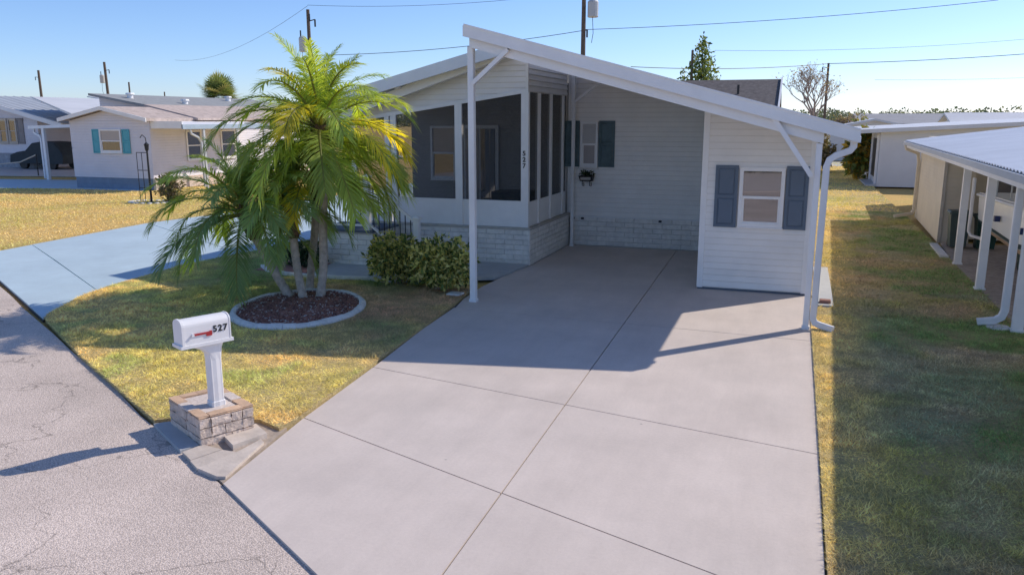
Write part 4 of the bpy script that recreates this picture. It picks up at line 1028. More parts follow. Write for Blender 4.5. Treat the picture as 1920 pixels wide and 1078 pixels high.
nbox(-.34, 6.5, 26.16, 26.2, 2.05, 2.18).build('rear_fascia', PLASTIC, rf)
nbox(-.06, .06, 3.3, 20.7, 2.08, 2.17).build('post_beam', WHITE, rf)
downspout([nq(-.45, 25.9, 2.1), nq(-.42, 25.9, 1.98), nq(-.1, 25.95, 1.85), nq(-.06, 25.95, 1.6), nq(-.06, 25.95, .25), nq(-.12, 25.9, .12), nq(-.6, 25.5, .06)], .09, .08, CREAM, nb)
downspout([nq(-.13, 12.2, 2.16), nq(-.135, 12.2, 1.6), nq(-.14, 12.2, .26), nq(-.17, 12.2, .17), nq(-.24, 12.2, .12), nq(-.45, 12.22, .075)], .095, .08, PLASTIC, nb)
sb = thing('splash_block', nq(-.22, 12.2, 0), 'round grey splash stone under the neighbour carport downspout', 'splash block')
MB().lathe(nq(-.2, 12.15, .015), [(.14, 0), (.15, .02), (.13, .04), (.0001, .042)], 14).build('stone', CURBC, sb)
cs = thing('concrete_strip', nq(-.12, 19.2, 0), 'narrow pale concrete strip in the grass beside the cream shed', 'paving')
nbox(-.22, -.06, 18.3, 20.2, 0, .06).build('slab', CURBC, cs)
BING = M('grey_green_plastic', (.07, .10, .095), .5, .1); BIND = M('dark_green_plastic', (.012, .05, .04), .5, .1)
def bin_(x, y, h, w, mat, label):
    t = thing('trash_bin', (x, y, .03), label, 'trash bin')
    b = w / 2; a = b * .78
    MB().hexa([(x - a, y - a, .06), (x + a, y - a, .06), (x + a, y + a, .06), (x - a, y + a, .06), (x - b, y - b, h), (x + b, y - b, h), (x + b, y + b, h), (x - b, y + b, h)]).build('body', mat, t)
    m = MB(); m.bevbox(x - b - .03, x + b + .03, y - b - .04, y + b + .03, h, h + .07, .03); m.build('lid', mat, t)
    for s in (-1, 1):
        MB().tube([(x + s * a, y + a + .02, .12), (x + s * (a - .05), y + a + .02, .12)], .09, 12).build('wheel', BLACK, t)
    MB().tube([(x - b, y + b + .05, h - .03), (x + b, y + b + .05, h - .03)], .015, 6).build('handle', mat, t)
bin_(3.50, 19.85, .78, .40, BING, 'grey green wheeled trash bin beside the cream shed')
bin_(4.02, 19.75, .72, .42, BIND, 'dark green wheeled trash bin behind the carport post')
bin_(4.25, 17.0, .42, .40, BIND, 'low dark green bin on the soil under the boat')
# boat on its trailer
HULL = M('white_gelcoat', (.9, .9, .9), .25, .04, 2); STRIPE = M('teal_stripe', (.02, .06, .065), .4); STRIPO = M('tan_stripe', (.55, .38, .24), .5); VINYL = M('navy_vinyl', (.02, .035, .12), .5)
bt = thing('boat', (4.5, 15.5, 0), 'white motor boat with rails and dark stripe parked under the neighbour carport', 'boat')
ns = 14; sec_n = 9; vs = []
def hull_sec(f):
    w = .95 * (1 - max(0, (f - .55) / .45) ** 2.2 * .95); kz = .34 + .35 * max(0, (f - .6) / .4) ** 2; sh = 1.32 + .18 * f
    return [(-w, sh), (-w * 1.0, sh - .12), (-w * .97, kz + .42), (-w * .82, kz + .2), (0, kz), (w * .82, kz + .2), (w * .97, kz + .42), (w, sh - .12), (w, sh)]
BXc = 4.50
for i in range(ns):
    f = i / (ns - 1); y = 19.1 - f * 5.9
    for x, z in hull_sec(f): vs.append((BXc + .034 * (y - 15) + x, y, z))
fs_ = [(i * sec_n + k, i * sec_n + k + 1, (i + 1) * sec_n + k + 1, (i + 1) * sec_n + k) for i in range(ns - 1) for k in range(sec_n - 1)] + [tuple(range(sec_n))]
fs_ += [(i * sec_n + sec_n - 1, (i + 1) * sec_n + sec_n - 1, (i + 1) * sec_n, i * sec_n) for i in range(ns - 1)]
MB().add(vs, fs_).build('hull', HULL, bt)
def hull_strip(name, mat, za, zb, out=.006):
    m = MB(); vv = []
    for i in range(ns):
        f = i / (ns - 1); y = 19.1 - f * 5.9; s = hull_sec(f); xx = BXc + .034 * (y - 15)
        for zz in (za, zb):
            z = s[3][1] + (s[2][1] - s[3][1]) * zz; x = s[3][0] + (s[2][0] - s[3][0]) * zz; vv.append((xx + x - out, y, z))
    m.add(vv, [(2 * i, 2 * i + 1, 2 * i + 3, 2 * i + 2) for i in range(ns - 1)]); m.build(name, mat, bt)
hull_strip('dark_stripe', STRIPE, .55, 1.0); hull_strip('tan_stripe', STRIPO, .0, .45)
rail = [(BXc - .98 + .034 * (19.1 - f * 5.9 - 15) + (1 - hull_sec(f)[8][0] / .95) * .95, 19.1 - f * 5.9, hull_sec(f)[0][1] - .05) for f in np.linspace(0, 1, ns)]
MB().tube(rail, .03, 8).build('rub_rail', PLASTIC, bt)
for y in (14.9, 16.7):
    MB().box(BXc - .99, BXc - .9, y - .05, y + .05, .98, 1.08).build('cleat', VINYL, bt)
MB().tube([(3.66, 14.6, 1.4), (3.66, 14.7, 1.72), (3.68, 16.5, 1.75), (3.74, 18.6, 1.72), (3.74, 18.7, 1.35)], .018, 8).build('side_rail', POLEGREY, bt)
for y in (15.4, 16.5, 17.6):
    MB().tube([(3.69, y, 1.35), (3.69, y, 1.74)], .014, 8).build('stanchion', POLEGREY, bt)
MB().hexa([(4.0, 15.6, 1.45), (5.3, 15.6, 1.45), (5.3, 16.4, 1.45), (4.0, 16.4, 1.45), (4.05, 15.9, 1.78), (5.25, 15.9, 1.78), (5.25, 16.3, 1.78), (4.05, 16.3, 1.78)]).build('console', HULL, bt)
for x in (4.15, 4.9):
    MB().bevbox(x, x + .5, 14.0, 14.6, 1.35, 1.62, .04).build('seat', HULL, bt); MB().bevbox(x, x + .5, 13.85, 14.0, 1.35, 1.85, .04).build('seat_back', VINYL, bt)
MB().tube([(4.0, 15.9, 1.7), (4.0, 16.2, 1.92), (5.3, 16.2, 1.92), (5.3, 15.9, 1.7)], .02, 6).build('windshield_frame', BLACK, bt)
MB().tube([(3.55, 19.0, 1.62), (3.55, 18.98, .5), (3.59, 18.9, .42), (3.8, 18.7, .38)], .035, 8).build('ladder_rail', PLASTIC, bt)
trl = thing('boat_trailer', (4.5, 15.5, 0), 'low metal trailer carrying the white boat', 'trailer')
for s in (-.55, .55):
    MB().bar((4.6 + s, 12.9, .36), (4.75 + s, 18.6, .36), .07, .1).build('frame_rail', POLEGREY, trl)
for s in (-.85, .85):
    m = MB().tube([(4.6 + s - .1, 14.3, .31), (4.6 + s + .1, 14.3, .31)], .29, 18); wl = m.build('wheel', BLACK, trl)
    MB().tube([(4.6 + s - .11, 14.3, .31), (4.6 + s + .11, 14.3, .31)], .16, 12).build('rim', POLEGREY, wl)
for y in (13.4, 15.2, 17.2):
    MB().bar((4.0, y, .40), (5.25, y, .40), .08, .06).build('bunk', WOODPOLE, trl)

# ------------------------------------------------------------------ houses beyond on the right
def simple_house(name, label, x0, x1, y0, y1, zw, zr_, wall, roofm, ridge='Y', over=.35, flatroof=False, base=0):
    t = thing(name, ((x0 + x1) / 2, (y0 + y1) / 2, 0), label, 'house')
    MB().box(x0, x1, y0, y1, base - .05, zw).build('wall', wall, t)
    th = .14
    if ridge == 'Y':
        xm = (x0 + x1) / 2; sl = (zr_ - zw) / (xm - x0)
        for s, xa in ((1, x0 - over), (-1, x1 + over)):
            za = zw - sl * over
            MB().hexa([(xa, y0 - over, za), (xm, y0 - over, zr_), (xm, y1 + over, zr_), (xa, y1 + over, za), (xa, y0 - over, za + th), (xm, y0 - over, zr_ + th), (xm, y1 + over, zr_ + th), (xa, y1 + over, za + th)]).build('roof', roofm, t)
        MB().extr([(x0, y0 + .002, zw), (x1, y0 + .002, zw), (xm, y0 + .002, zr_)], (0, y1 - y0 - .004, 0)).build('gable', wall, t)
    else:
        ym = (y0 + y1) / 2; sl = (zr_ - zw) / (ym - y0)
        for s, ya in ((1, y0 - over), (-1, y1 + over)):
            za = zw - sl * over
            MB().hexa([(x0 - over, ya, za), (x1 + over, ya, za), (x1 + over, ym, zr_), (x0 - over, ym, zr_), (x0 - over, ya, za + th), (x1 + over, ya, za + th), (x1 + over, ym, zr_ + th), (x0 - over, ym, zr_ + th)]).build('roof', roofm, t)
        MB().extr([(x0 + .002, y0, zw), (x0 + .002, y1, zw), (x0 + .002, ym, zr_)], (x1 - x0 - .004, 0, 0)).build('gable', wall, t)
    return t
WALLW = M('pale_wall', (.70, .70, .71), .6, .05, 1, dirt=.2); ROOFW = M('white_flat_roof', (.66, .66, .66), .5, .08, .5, dirt=.4)
SHING = M('grey_shingles', (.135, .12, .115), .9, .35, 5, bump=.7, bscale=20, laps=None); ROOFG = M('grey_roof', (.32, .32, .33), .8, .1, 1)
fh = thing('flat_roof_house', (6, 42, 0), 'long white house with low flat roof beyond the shaded side yard', 'house')
MB().box(3.35, 14, 37.7, 50, 0, 2.2).build('wall', WALLW, fh)
MB().hexa([(2.5, 37.2, 2.24), (14.5, 37.2, 2.9), (14.5, 50.5, 2.9), (2.5, 50.5, 2.24), (2.5, 37.2, 2.40), (14.5, 37.2, 3.06), (14.5, 50.5, 3.06), (2.5, 50.5, 2.40)]).build('roof', ROOFW, fh)
MB().extr([(3.36, 37.72, 2.2), (13.99, 37.72, 2.2), (13.99, 37.72, 2.85), (3.36, 37.72, 2.28)], (0, 12, 0)).build('upper_wall', WALLW, fh)
MB().box(3.31, 3.345, 38.2, 40.6, .35, 2.0).build('porch_screen', GLASSD, fh)
for y in (38.0, 40.8): MB().box(3.25, 3.34, y - .06, y + .06, .1, 2.2).build('porch_post', WHITE, fh)
MB().box(4.75, 5.6, 37.66, 37.698, 1.7, 1.95).build('window', GLASSD, fh)
MB().box(2.9, 3.34, 37.6, 41, 0, .1).build('porch_slab', WALK, fh)
sh = simple_house('shingle_house', 'house with grey shingled gable roof and white rake trim behind the carport roof', -11, -1.25, 42, 49, 3.3, 4.75, WALLW, SHING, 'X', .3)
MB().hexa([(-.98, 41.66, 3.22), (-.9, 41.66, 3.22), (-.9, 45.5, 4.78), (-.98, 45.5, 4.78), (-.98, 41.66, 3.42), (-.9, 41.66, 3.42), (-.9, 45.5, 5.0), (-.98, 45.5, 5.0)]).build('rake_trim', WHITE, sh)
MB().tube([(-3.0, 43.6, 3.9), (-3.0, 43.6, 4.55)], .06, 8).build('vent_pipe', BLACK, sh)
simple_house('white_roof_house', 'distant low house with white gable roof above the croton bush', 2.2, 7.8, 62, 76, 2.15, 2.75, WALLW, ROOFW, 'Y', .5)
simple_house('long_white_house', 'distant long white roofed house at the far right', 11, 26, 66, 74, 2.3, 3.2, WALLW, ROOFW, 'X', .5)
simple_house('far_grey_house', 'distant grey roofed house behind the long white house', 6, 15, 88, 100, 2.4, 3.3, WALLW, ROOFG, 'X', .5)
# road glimpsed behind
tag(flat('back_street', [(-30, 55), (30, 52), (30, 57), (-30, 60)], .03, WALK, .05), kind='structure')
# croton by the far house
shrub((2.86, 41.6, .0), (.75, .7, 0), 2.5, 420, 'tall croton bush with green and orange leaves by the far white house', 21, [(.24, .31, .08), (.34, .34, .08), (.5, .34, .07), (.18, .25, .08), (.3, .26, .1), (.7, .45, .06)], .34, name='croton_bush', nl=4)

# ------------------------------------------------------------------ neighbour houses on the left
LSID = M('pale_lilac_siding', (.76, .73, .76), .6, .05, 1.5, laps=('Z', .11, .014)); TEAL = M('turquoise_shutter', (.10, .42, .50), .5, .06)
SKB = M('blue_grey_block', (.22, .28, .36), .8, .12, 4, laps=('Z', .2, .01)); SHPINK = M('tan_shingles', (.50, .41, .36), .9, .25, 4, bump=.5, bscale=12); SHGREY = M('pale_grey_shingles', (.30, .31, .31), .9, .15, 3, bump=.5, bscale=12)
lh = thing('gable_house', (-26.6, 28, 0), 'pale siding gable house with turquoise shutters across the blue driveway', 'house')
MB().box(-28.6, -24.52, 26.02, 38, 0, .46).build('skirt', SKB, lh)
MB().box(-28.64, -24.48, 26, 38, .462, 2.76).build('wall', LSID, lh)
MB().extr([(-28.64, 26.0, 2.762), (-24.48, 26.0, 2.762), (-26.6, 26.0, 3.19)], (0, 4, 0)).build('gable', LSID, lh)
for s in (-1, 1):
    xe = -26.6 + s * 2.3; ze = 3.22 - .205 * 2.3
    MB().hexa([(-26.6, 25.7, 3.22), (xe, 25.7, ze), (xe, 30.5, ze), (-26.6, 30.5, 3.22), (-26.6, 25.7, 3.34), (xe, 25.7, ze + .12), (xe, 30.5, ze + .12), (-26.6, 30.5, 3.34)]).build('front_roof', SHPINK, lh)
    MB().hexa([(-26.6, 25.64, 3.19), (xe, 25.64, ze - .03), (xe, 25.69, ze - .03), (-26.6, 25.69, 3.19), (-26.6, 25.64, 3.33), (xe, 25.64, ze + .12), (xe, 25.69, ze + .12), (-26.6, 25.69, 3.33)]).build('rake_trim', WHITE, lh)
FL = Frame((0, 26, 0), (1, 0, 0), (0, -1, 0))
window(FL, lh, -27.05, -25.92, 1.47, 2.43, WHITE, GLASSB, GLASSD, t=.07)
shutter(FL, lh, -27.45, -27.08, 1.45, 2.42, TEAL); shutter(FL, lh, -25.88, -25.5, 1.45, 2.42, TEAL)
# main roof behind: ridge along the depth, lower tan course and upper grey
for name, mat, xa, za, xb, zb in (('tan_roof', SHPINK, -24.1, 2.78, -26.9, 3.36), ('grey_roof', SHGREY, -26.9, 3.361, -30.0, 3.86)):
    y0 = 28.4 if name != 'tan_roof' else 28.4
    MB().hexa([(xa, y0, za), (xb, y0, zb), (xb, 40, zb), (xa, 40, za), (xa, y0, za + .1), (xb, y0, zb + .1), (xb, 40, zb + .1), (xa, 40, za + .1)]).build(name, mat, lh)
MB().extr([(-29.9, 28.9, 2.762), (-24.5, 28.9, 2.762), (-26.9, 28.9, 3.34), (-29.9, 28.9, 3.82)], (0, 10, 0)).build('main_gable', LSID, lh)
_zl = lambda x: 4.28 - .092 * (x + 44)
_pl = [(-31, 28.3), (-30.2, 36), (-42.3, 46), (-42.3, 36)]
MB().prism(_pl, [_zl(p[0]) - .1 for p in _pl], [_zl(p[0]) for p in _pl]).build('white_link_roof', ROOFW, lh)
MB().box(-30, -28.65, 29.0, 39, 0, 2.76).build('main_wall', LSID, lh)
for x, y, z in ((-28.8, 29.6, 3.75), (-27.4, 31.5, 3.5), (-28.9, 36.5, 3.78)):
    MB().lathe((x, y, z - .05), [(.13, 0), (.13, .22), (.2, .23), (.17, .3), (.001, .31)], 10).build('roof_vent', WHITE, lh)
# side awning and screen room
aw = MB(); aw.hexa([(-24.47, 26.1, 2.66), (-22.9, 26.1, 2.46), (-22.9, 31.5, 2.46), (-24.47, 31.5, 2.66), (-24.47, 26.1, 2.76), (-22.9, 26.1, 2.6), (-22.9, 31.5, 2.6), (-24.47, 31.5, 2.76)]); awn = aw.build('awning', WHITE, lh)
MB().box(-22.93, -22.86, 26.05, 31.55, 2.44, 2.62).build('awning_fascia', M('grey_blue_fascia', (.38, .47, .55), .5), awn)
MB().box(-24.47, -22.9, 26.05, 26.1, 2.46, 2.74).build('awning_end', WHITE, awn)
for y in (27.3, 29.4, 31.3): MB().box(-22.98, -22.9, y - .05, y + .05, 0, 2.45).build('awning_post', POLEGREY, awn)
downspout([(-22.93, 26.5, 2.45), (-22.95, 26.6, 2.25), (-22.96, 27.0, 2.1), (-22.96, 27.15, 1.9), (-22.96, 27.18, .1)], .08, .08, POLEGREY, lh)
FLs = Frame((-24.48, 0, 0), (0, 1, 0), (1, 0, 0))
window(FLs, lh, 28.0, 28.9, 1.1, 2.35, WHITE, GLASSD, GLASSD); window(FLs, lh, 30.2, 31.2, 1.1, 2.35, WHITE, GLASSD, GLASSD)
MB().box(-24.52, -24.40, 26.0, 38, .0, .46).build('side_skirt', BLOCKFACE, lh)
MB().box(-28.68, -28.62, 25.96, 25.99, 1.62, 1.68).build('hose_bib', DARKGAP, lh)

# lamp post with trellis in its little stone bed
lp = thing('lamp_post', (-20.95, 22.05, 0), 'black iron lamp post with wire trellis on the yellow lawn', 'lamp post')
MB().tube([(-20.95, 22.05, 0), (-20.95, 22.05, 1.75)], [.04, .03], 8).build('pole', BLACK, lp)
MB().lathe((-20.95, 22.05, 1.75), [(.03, 0), (.06, .05), (.075, .2), (.09, .22), (.02, .3)], 8).build('lantern', BLACK, lp)
MB().tube([(-20.95, 22.05, 2.03), (-20.97, 22.05, 2.2), (-21.1, 22.05, 2.3), (-21.2, 22.05, 2.2)], .015, 5).build('finial', BLACK, lp)
for x in (-21.2, -21.42):
    MB().tube([(x, 22.05, 0), (x, 22.05, 1.7)], .012, 5).build('trellis_wire', BLACK, lp)
for z in (.5, 1.1, 1.7):
    MB().tube([(-21.42, 22.05, z), (-20.95, 22.05, z)], .012, 5).build('trellis_wire', BLACK, lp)
lb = thing('stone_bed', (-20.9, 21.9, 0), 'ring of white stones around the black lamp post', 'border')
for k in range(18):
    a = 2 * math.pi * k / 18; MB().lathe((-20.9 + .75 * math.cos(a), 21.95 + .5 * math.sin(a), 0), [(.08, .0), (.09, .03), (.06, .06), (.001, .065)], 7).build('stone', CURBC, lb)
shrub((-20.3, 22.3, .0), (.6, .4, 0), 1.0, 150, 'sparse pale shrub beside the black lamp post', 33, [(.28, .22, .15), (.2, .17, .1), (.15, .17, .08)], .16)

# far left house with ribbed metal roof and a covered car
ml = thing('metal_roof_house', (-44, 38, 0), 'pale house with ribbed metal roof and tan framed windows at the left edge', 'house')
TANFR = M('tan_window_frame', (.55, .47, .38), .6); BRSH = M('brown_grey_shutter', (.28, .25, .24), .6); STBASE = M('grey_stone_facing', (.36, .36, .38), .9, .3, 4, bump=.8, bscale=6); RIBM = M('ribbed_metal', (.42, .45, .48), .4, .08, 1)
MB().box(-52, -42.1, 36, 52, 0, 2.72).build('wall', LSID, ml)
MB().extr([(-52, 36.01, 2.72), (-42.1, 36.01, 2.72), (-42.1, 36.01, 3.05), (-46.5, 36.01, 4.05), (-52, 36.01, 3.0)], (0, 15, 0)).build('gable', LSID, ml)
MB().box(-52, -42.08, 35.94, 35.99, 0, .85).build('stone_base', STBASE, ml)
FM_ = Frame((0, 36, 0), (1, 0, 0), (0, -1, 0))
window(FM_, ml, -45.2, -44.5, 1.4, 2.9, TANFR, GLASSD, GLASSD, t=.1); window(FM_, ml, -44.42, -43.75, 1.4, 2.9, TANFR, GLASSD, GLASSD, t=.1)
shutter(FM_, ml, -43.68, -43.2, 1.4, 2.9, BRSH)
vs = []; xs_ = [-46.6, -39.6]; k = 0
ys = np.arange(35.4, 50, .15)
for j, y in enumerate(ys):
    h = .05 if j % 4 == 0 else 0
    for x in xs_: vs.append((x, y, 4.22 - .232 * (x + 46.6) + h))
rr = MB().add(vs, [(2 * j, 2 * j + 1, 2 * j + 3, 2 * j + 2) for j in range(len(ys) - 1)]).build('metal_roof', RIBM, ml)
rr.modifiers.new('sheet', 'SOLIDIFY').thickness = .03
MB().hexa([(-46.6, 35.3, 3.98), (-39.5, 35.3, 2.34), (-39.5, 35.39, 2.34), (-46.6, 35.39, 3.98), (-46.6, 35.3, 4.24), (-39.5, 35.3, 2.60), (-39.5, 35.39, 2.60), (-46.6, 35.39, 4.24)]).build('rake_trim', WHITE, ml)
MB().hexa([(-46.62, 35.3, 4.2), (-54, 35.3, 2.5), (-54, 50, 2.5), (-46.62, 50, 4.2), (-46.62, 35.3, 4.24), (-54, 35.3, 2.54), (-54, 50, 2.54), (-46.62, 50, 4.24)]).build('far_roof_slope', RIBM, ml)
MB().hexa([(-46.6, 44, 4.33), (-38, 44, 3.3), (-38, 60, 3.3), (-46.6, 60, 4.33), (-46.6, 44, 4.4), (-38, 44, 3.37), (-38, 60, 3.37), (-46.6, 60, 4.4)]).build('white_roof', ROOFW, ml)
MB().box(-42.08, -36.5, 41, 41.2, 0, 2.6).build('carport_back_wall', M('brown_shade_wall', (.33, .25, .21), .8), ml)
# small flat carport roof beside the gable house
pc = thing('flat_carport', (-33, 30, 0), 'flat white carport roof on posts beside the gable house', 'carport')
MB().hexa([(-34.55, 29, 2.38), (-28.7, 29, 2.55), (-28.7, 34, 2.55), (-34.55, 34, 2.38), (-34.55, 29, 2.52), (-28.7, 29, 2.69), (-28.7, 34, 2.69), (-34.55, 34, 2.52)]).build('roof', WHITE, pc)
for x, y in ((-33.7, 29.1), (-30.6, 29.3)):
    MB().box(x - .07, x + .07, y - .07, y + .07, 0, 2.45).build('post', WHITE, pc)
downspout([(-34.3, 29.1, 2.38), (-34.3, 29.1, 2.2), (-33.9, 29.05, 2.05), (-33.86, 29.05, 1.9), (-33.86, 29.05, .05)], .1, .09, PLASTIC, pc)
lt = thing('lattice_panel', (-30.2, 29.6, 0), 'white garden lattice panel beside the flat carport', 'lattice')
for k in range(14):
    z = .2 + k * .15
    MB().bar((-30.45, 29.6, z), (-29.95, 29.6, z + .38), .03, .03).build('slat', WHITE, lt); MB().bar((-29.95, 29.63, z), (-30.45, 29.63, z + .38), .03, .03).build('slat', WHITE, lt)
# covered car
COVER = M('grey_car_cover', (.05, .058, .06), .85, .15, 3, bump=.5, bscale=4)  # dark grey cover, darkened further to stand in for shade over the car
cc_ = thing('covered_car', (-42.5, 36.3, 0), 'car under a dark grey cover parked below the far carport', 'car')
prof = [(-46, .35), (-46.0, .9), (-45.4, 1.05), (-44.3, 1.15), (-43.6, 1.62), (-42.4, 1.72), (-41.0, 1.68), (-40.2, 1.2), (-39.9, .9), (-39.9, .35)]
prof = [((x + 46) * .66 - 43.4, z * .92) for x, z in prof]
vs = []
for j, (yy, k) in enumerate(((35.0, .93), (35.12, 1.), (36.6, 1.), (36.72, .93))):
    for x, z in prof: vs.append((x, yy + .12 * (z - .35) * (1 if j < 2 else -1), .35 + (z - .35) * k))
n = len(prof)
MB().add(vs, [(j * n + i, j * n + (i + 1) % n, (j + 1) * n + (i + 1) % n, (j + 1) * n + i) for j in range(3) for i in range(n)] + [tuple(range(n - 1, -1, -1)), tuple(range(3 * n, 4 * n))]).build('cover', COVER, cc_, smooth=False)
for x in (-42.5, -40.3):
    for y in (35.1, 36.5):
        MB().tube([(x, y, .31), (x, y + .18, .31)], .31, 14).build('wheel', BLACK, cc_)
rp = thing('rope_barrier', (-38, 31, 0), 'pale rope slung low across the far driveway', 'rope')
MB().tube([(-46, 34.4, .35), (-43, 33.5, .3), (-41.5, 33.0, .42), (-38.5, 31.6, .62), (-36.6, 31.0, 1.05)], .035, 6).build('rope', TANFR, rp)
MB().tube([(-36.6, 31.0, 0), (-36.6, 31.0, 1.1)], .03, 6).build('stake', BLACK, rp)

# ------------------------------------------------------------------ utility poles and wires
def upole(base, h, r, label, trans=None, arms=(), lean=0.):
    t = thing('utility_pole', base, label, 'utility pole', 'wooden utility poles behind the houses'); x, y, z = base
    MB().tube([(x, y, 0), (x + lean, y, h)], [r, r * .7], 10).build('pole', WOODPOLE, t)
    for z_, s in arms:
        MB().tube([(x + lean, y, z_), (x + lean, y, z_ + .35)], .03, 6).build('insulator', BLACK, t)
        MB().bar((x + lean - .0, y, z_), (x + lean + s, y, z_ + .1), .06, .06).build('bracket', BLACK, t)
        MB().tube([(x + lean + s, y, z_ - .4), (x + lean + s, y, z_ + .1)], .06, 6).build('cutout', BLACK, t)
    if trans:
        s, zt, rr = trans
        MB().lathe((x + lean + s, y, zt), [(rr * .9, 0), (rr, .05), (rr, .95), (rr * .8, 1.05), (.05, 1.1)], 14).build('transformer', POLEGREY, t)
        MB().tube([(x + lean + s - .15, y, zt + 1.05), (x + lean + s - .15, y, zt + 1.5)], .05, 6).build('bushing', BLACK, t)
        MB().tube([(x + lean + s, y - .1, zt), (x + lean + s * 1.1, y - .1, zt - 1.0), (x + lean + s * .9, y, zt - 1.6)], .02, 5).build('drop_lead', BLACK, t)
    return t
upole((-33.6, 51.8, 0), 10.5, .17, 'utility pole with transformer rising behind the tall palm', (-.55, 7.6, .28), [(9.7, .55), (10.1, .1)])
upole((-13.75, 53.5, 0), 11.2, .19, 'utility pole with grey transformer behind the carport roof peak', (.62, 9.35, .36), [(8.5, .25)])
upole((-87.2, 86, 0), 10.3, .22, 'leaning utility pole above the grey roof on the left', (-.6, 7.6, .3), [(9.2, .7)], -.3)
upole((-113, 98, 0), 10.4, .24, 'utility pole above the ribbed metal roof at far left', None, [(9.3, -.8)], -.1)
upole((-115.3, 118.5, 0), 9.5, .2, 'thin bare utility pole right of the leaning one', None, [])
upole((-136, 150, 0), 9.0, .2, 'tiny utility pole peeking over the grey roof', None, [])
upole((2.4, 85.6, 0), 8.15, .15, 'utility pole standing behind the bare tree', None, [(7.7, -.5)])
upole((-7.35, 59.5, 0), 7.6, .12, 'short pole beside the green conifer', None, [])
def wire(name, a, b, sag, r, label):
    a, b = Vector(a), Vector(b); pts = [a.lerp(b, t) - Vector((0, 0, 4 * sag * t * (1 - t))) for t in np.linspace(0, 1, 17)]
    t = thing(name, a, label, 'wire', 'overhead power lines'); MB().tube(pts, r, 5).build('cable', BLACK, t)
wire('power_line', (-33.6, 51.8, 10.75), (-75, 85, 10.2), 1.2, .012, 'power line dropping left from the pole behind the palm')
wire('power_line', (-33.6, 51.8, 10.8), (-13.6, 53.5, 11.0), .4, .012, 'topmost power line between the two transformer poles')
wire('power_line', (-33.6, 51.8, 7.35), (-13.75, 53.5, 8.55), .35, .02, 'lower cable between the two transformer poles')
wire('power_line', (-13.6, 53.5, 8.6), (11.8, 62.4, 10.45), .25, .018, 'cable climbing right from the transformer pole')
wire('power_line', (-13.7, 69.6, 7.2), (2.4, 85.6, 8.1), .3, .03, 'dark thick cable left of the pole behind the bare tree')
wire('power_line', (2.4, 85.6, 8.1), (22, 88, 8.9), .15, .03, 'dark thick cable right of the pole behind the bare tree')
wire('power_line', (-12, 123, 12.6), (32, 138, 14.3), .6, .02, 'faint high wire across the right sky')
wire('power_line', (12.6, 163, 9.9), (42, 173, 10.4), .2, .022, 'faint lowest wire above the far tree line')

# ------------------------------------------------------------------ trees beyond
def bare_tree(base, h, label, seed, spread=.55):
    t = thing('bare_tree', base, label, 'tree'); r = random.Random(seed); m = MB(); tips = []
    def grow(p, d, L, rad, lev):
        q = p + d * L; mid = p.lerp(q, .5) + Vector((r.uniform(-1, 1), r.uniform(-1, 1), 0)) * L * .06
        m.tube([p, mid, q], [rad, rad * .8, rad * .6], 5 if lev < 3 else 3, cap=False)
        if lev >= 5: tips.append(q); return
        for k in range(3 if lev > 0 else 6):
            a = r.uniform(0, 6.283); s = r.uniform(.3, 1.0) * spread; nd = (d + Vector((math.cos(a), math.sin(a), r.uniform(-.15, .5))) * s).normalized()
            grow(q.lerp(p, r.uniform(0, .35)), nd, L * r.uniform(.62, .82), rad * .6, lev + 1)
    b = Vector(base); m.tube([b, b + Vector((0, 0, h * .2))], [.16, .12], 8); 
    grow(b + Vector((0, 0, h * .18)), Vector((0, 0, 1)), h * .24, .11, 0)
    m.build('branches', DEADBARK, t)
    r2 = np.random.default_rng(seed); idx = r2.integers(0, len(tips), 420); P_ = np.array([tuple(tips[i]) for i in idx]) + r2.normal(size=(420, 3)) * .15
    V, F, C = leaf_cloud(420, (0, 0, 0), (.01, .01, .01), .17, [(.48, .33, .18), (.40, .28, .17), (.36, .30, .15)], .5, seed=seed)
    V = (V.reshape(-1, 4, 3) + P_[:, None]).reshape(-1, 3); foliage(t, 'dry_leaves', [(V, F, C)]); return t
bare_tree((.95, 58, 0), 7.6, 'nearly leafless spreading tree with tan twigs behind the carport eave', 3, 1.0)
bare_tree((3.2, 66, 0), 3.6, 'small twiggy tree just right of the big bare tree', 6, .7)
def conifer(base, h, w, label, seed, n=2200):
    t = thing('conifer_tree', base, label, 'tree'); r = np.random.default_rng(seed); b = np.array(base)
    z = h * (1 - r.random(n) ** .55 * .93); f = 1 - z / h; lob = .65 + .35 * np.sin(z * 3.1 + r.integers(0, 5, n) * 1.3)
    a = r.uniform(0, 6.283, n); rr = w * (f ** .8) * lob * np.sqrt(r.uniform(.25, 1, n))
    P_ = b + np.stack([np.cos(a) * rr, np.sin(a) * rr, z], 1)
    V, F, C = leaf_cloud(n, (0, 0, 0), (.01,) * 3, .34, [(.13, .20, .05), (.20, .26, .06), (.28, .30, .07), (.08, .13, .05)], .5, seed=seed, upward=.9, aspect=.4)
    foliage(t, 'crown', [((V.reshape(-1, 4, 3) + P_[:, None]).reshape(-1, 3), F, C)])
    MB().tube([base, (base[0], base[1], h * .9)], [.13, .03], 7).build('trunk', WOODPOLE, t)
conifer((-6.7, 60, 0), 8.6, 3.4, 'pointed yellow green conifer behind the shingled roof', 2, 4500)
conifer((-8.1, 61, 0), 6.6, 2.0, 'smaller darker conifer left of the pointed one', 4, 900)
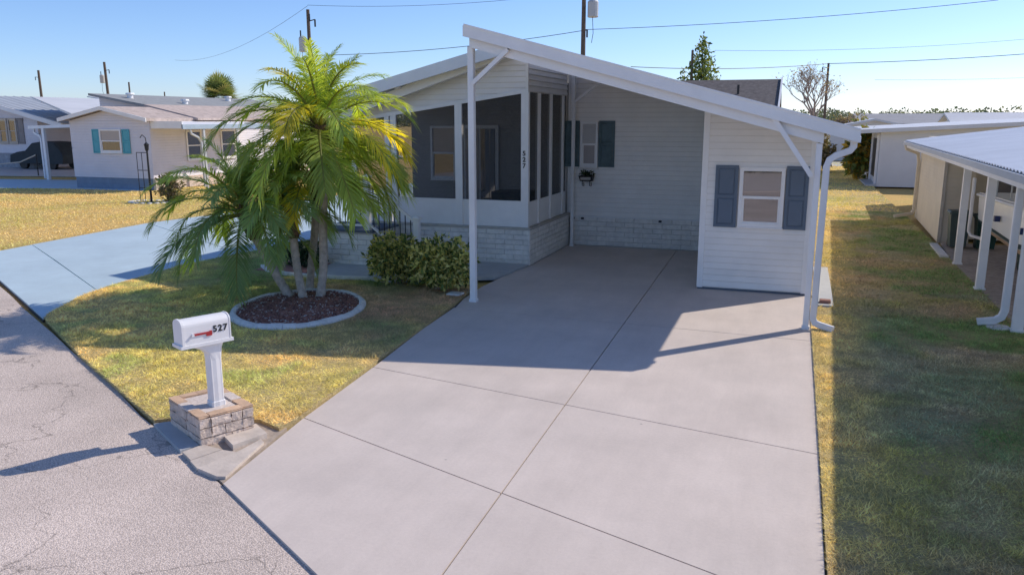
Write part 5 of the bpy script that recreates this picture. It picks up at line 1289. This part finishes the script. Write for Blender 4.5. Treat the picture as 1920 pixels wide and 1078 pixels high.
# cabbage palm far left
sp = thing('fan_palm', (-43.2, 53.6, 0), 'round headed fan palm above the grey roof on the left', 'palm')
MB().tube([(-43.2, 53.6, 0), (-43.2, 53.6, 4.2)], [.24, .2], 9).build('trunk', PTRUNK, sp)
r = np.random.default_rng(8); V = []; C = []
for k in range(110):
    a = r.uniform(0, 6.283); e = R(r.uniform(-50, 88)); d = np.array([math.cos(a) * math.cos(e), math.sin(a) * math.cos(e), math.sin(e)]); L = r.uniform(.3, 1.25)
    c = np.array([-43.2, 53.6, 4.55]) + d * L; s = np.cross(d, [0, 0, 1]); s /= np.linalg.norm(s); u = np.cross(s, d)
    cc = np.array([(.32, .40, .13), (.42, .45, .15), (.24, .30, .11), (.5, .44, .2)][r.integers(0, 4)])
    for j in range(15):
        th = R(-100 + 200 * j / 14); q = d * math.cos(th) * 1.0 + s * math.sin(th) * 1.0 + np.array([0, 0, -.12 * abs(th)]); w = np.cross(q, u); w /= np.linalg.norm(w); w *= .05
        V.append([c, c + q * .55 + w, c + q, c + q * .55 - w]); C.append([cc * r.uniform(.8, 1.2)] * 4)
V = np.array(V).reshape(-1, 3); F = (np.array([0, 1, 2, 0, 2, 3])[None] + 4 * np.arange(len(V) // 4)[:, None]).ravel()
foliage(sp, 'crown', [(V, F, np.array(C).reshape(-1, 3))])
# small bushy trees by the back houses
shrub((4.3, 64, 0), (1.0, 1.0, 0), 3.4, 260, 'small green and tan tree in front of the distant white roof', 41, [(.2, .26, .08), (.4, .31, .15), (.28, .28, .1)], .3, name='garden_tree')
shrub((.9, 47, 0), (1.2, 1.0, 0), 2.2, 260, 'dry brown and green bush seen under the carport eave', 44, [(.24, .19, .12), (.17, .17, .09), (.36, .28, .17)], .26, name='dry_bush')
# distant woods: one mass
r = np.random.default_rng(77); parts = []
for k in range(190):
    a = R(-70 + 112 * k / 189 + r.uniform(-.4, .4)); D = r.uniform(300, 420); h = r.uniform(4.6, 7.2); w = r.uniform(4, 9)
    parts.append(leaf_cloud(480, (D * math.sin(a), D * math.cos(a), h * .5), (w, w, h * .55), .95, [(.13, .18, .14), (.16, .21, .15), (.22, .24, .18)], .8, seed=500 + k, aspect=.8))
V = []; F = []; C = []; b = 0
for v, f, c in parts: V.append(v); F.append(f + b); C.append(c); b += len(v)
tag(obj_from('far_woods', raw_mesh('far_woods', np.concatenate(V), np.concatenate(F), 3, LEAF, np.concatenate(C))), 'distant belt of trees along the horizon', 'woods', kind='stuff')
# clipped hedge across the street, mirrored in the storage window
hg = thing('hedge', (-2, -19, 0), 'dark clipped hedge across the street mirrored in the storage room window', 'hedge')
foliage(hg, 'foliage', [leaf_cloud(500, (-9 + 2.2 * k, -19, .9), (1.5, .9, 1.6), .35, [(.03, .045, .02), (.05, .06, .03)], .7, seed=900 + k) for k in range(7)])
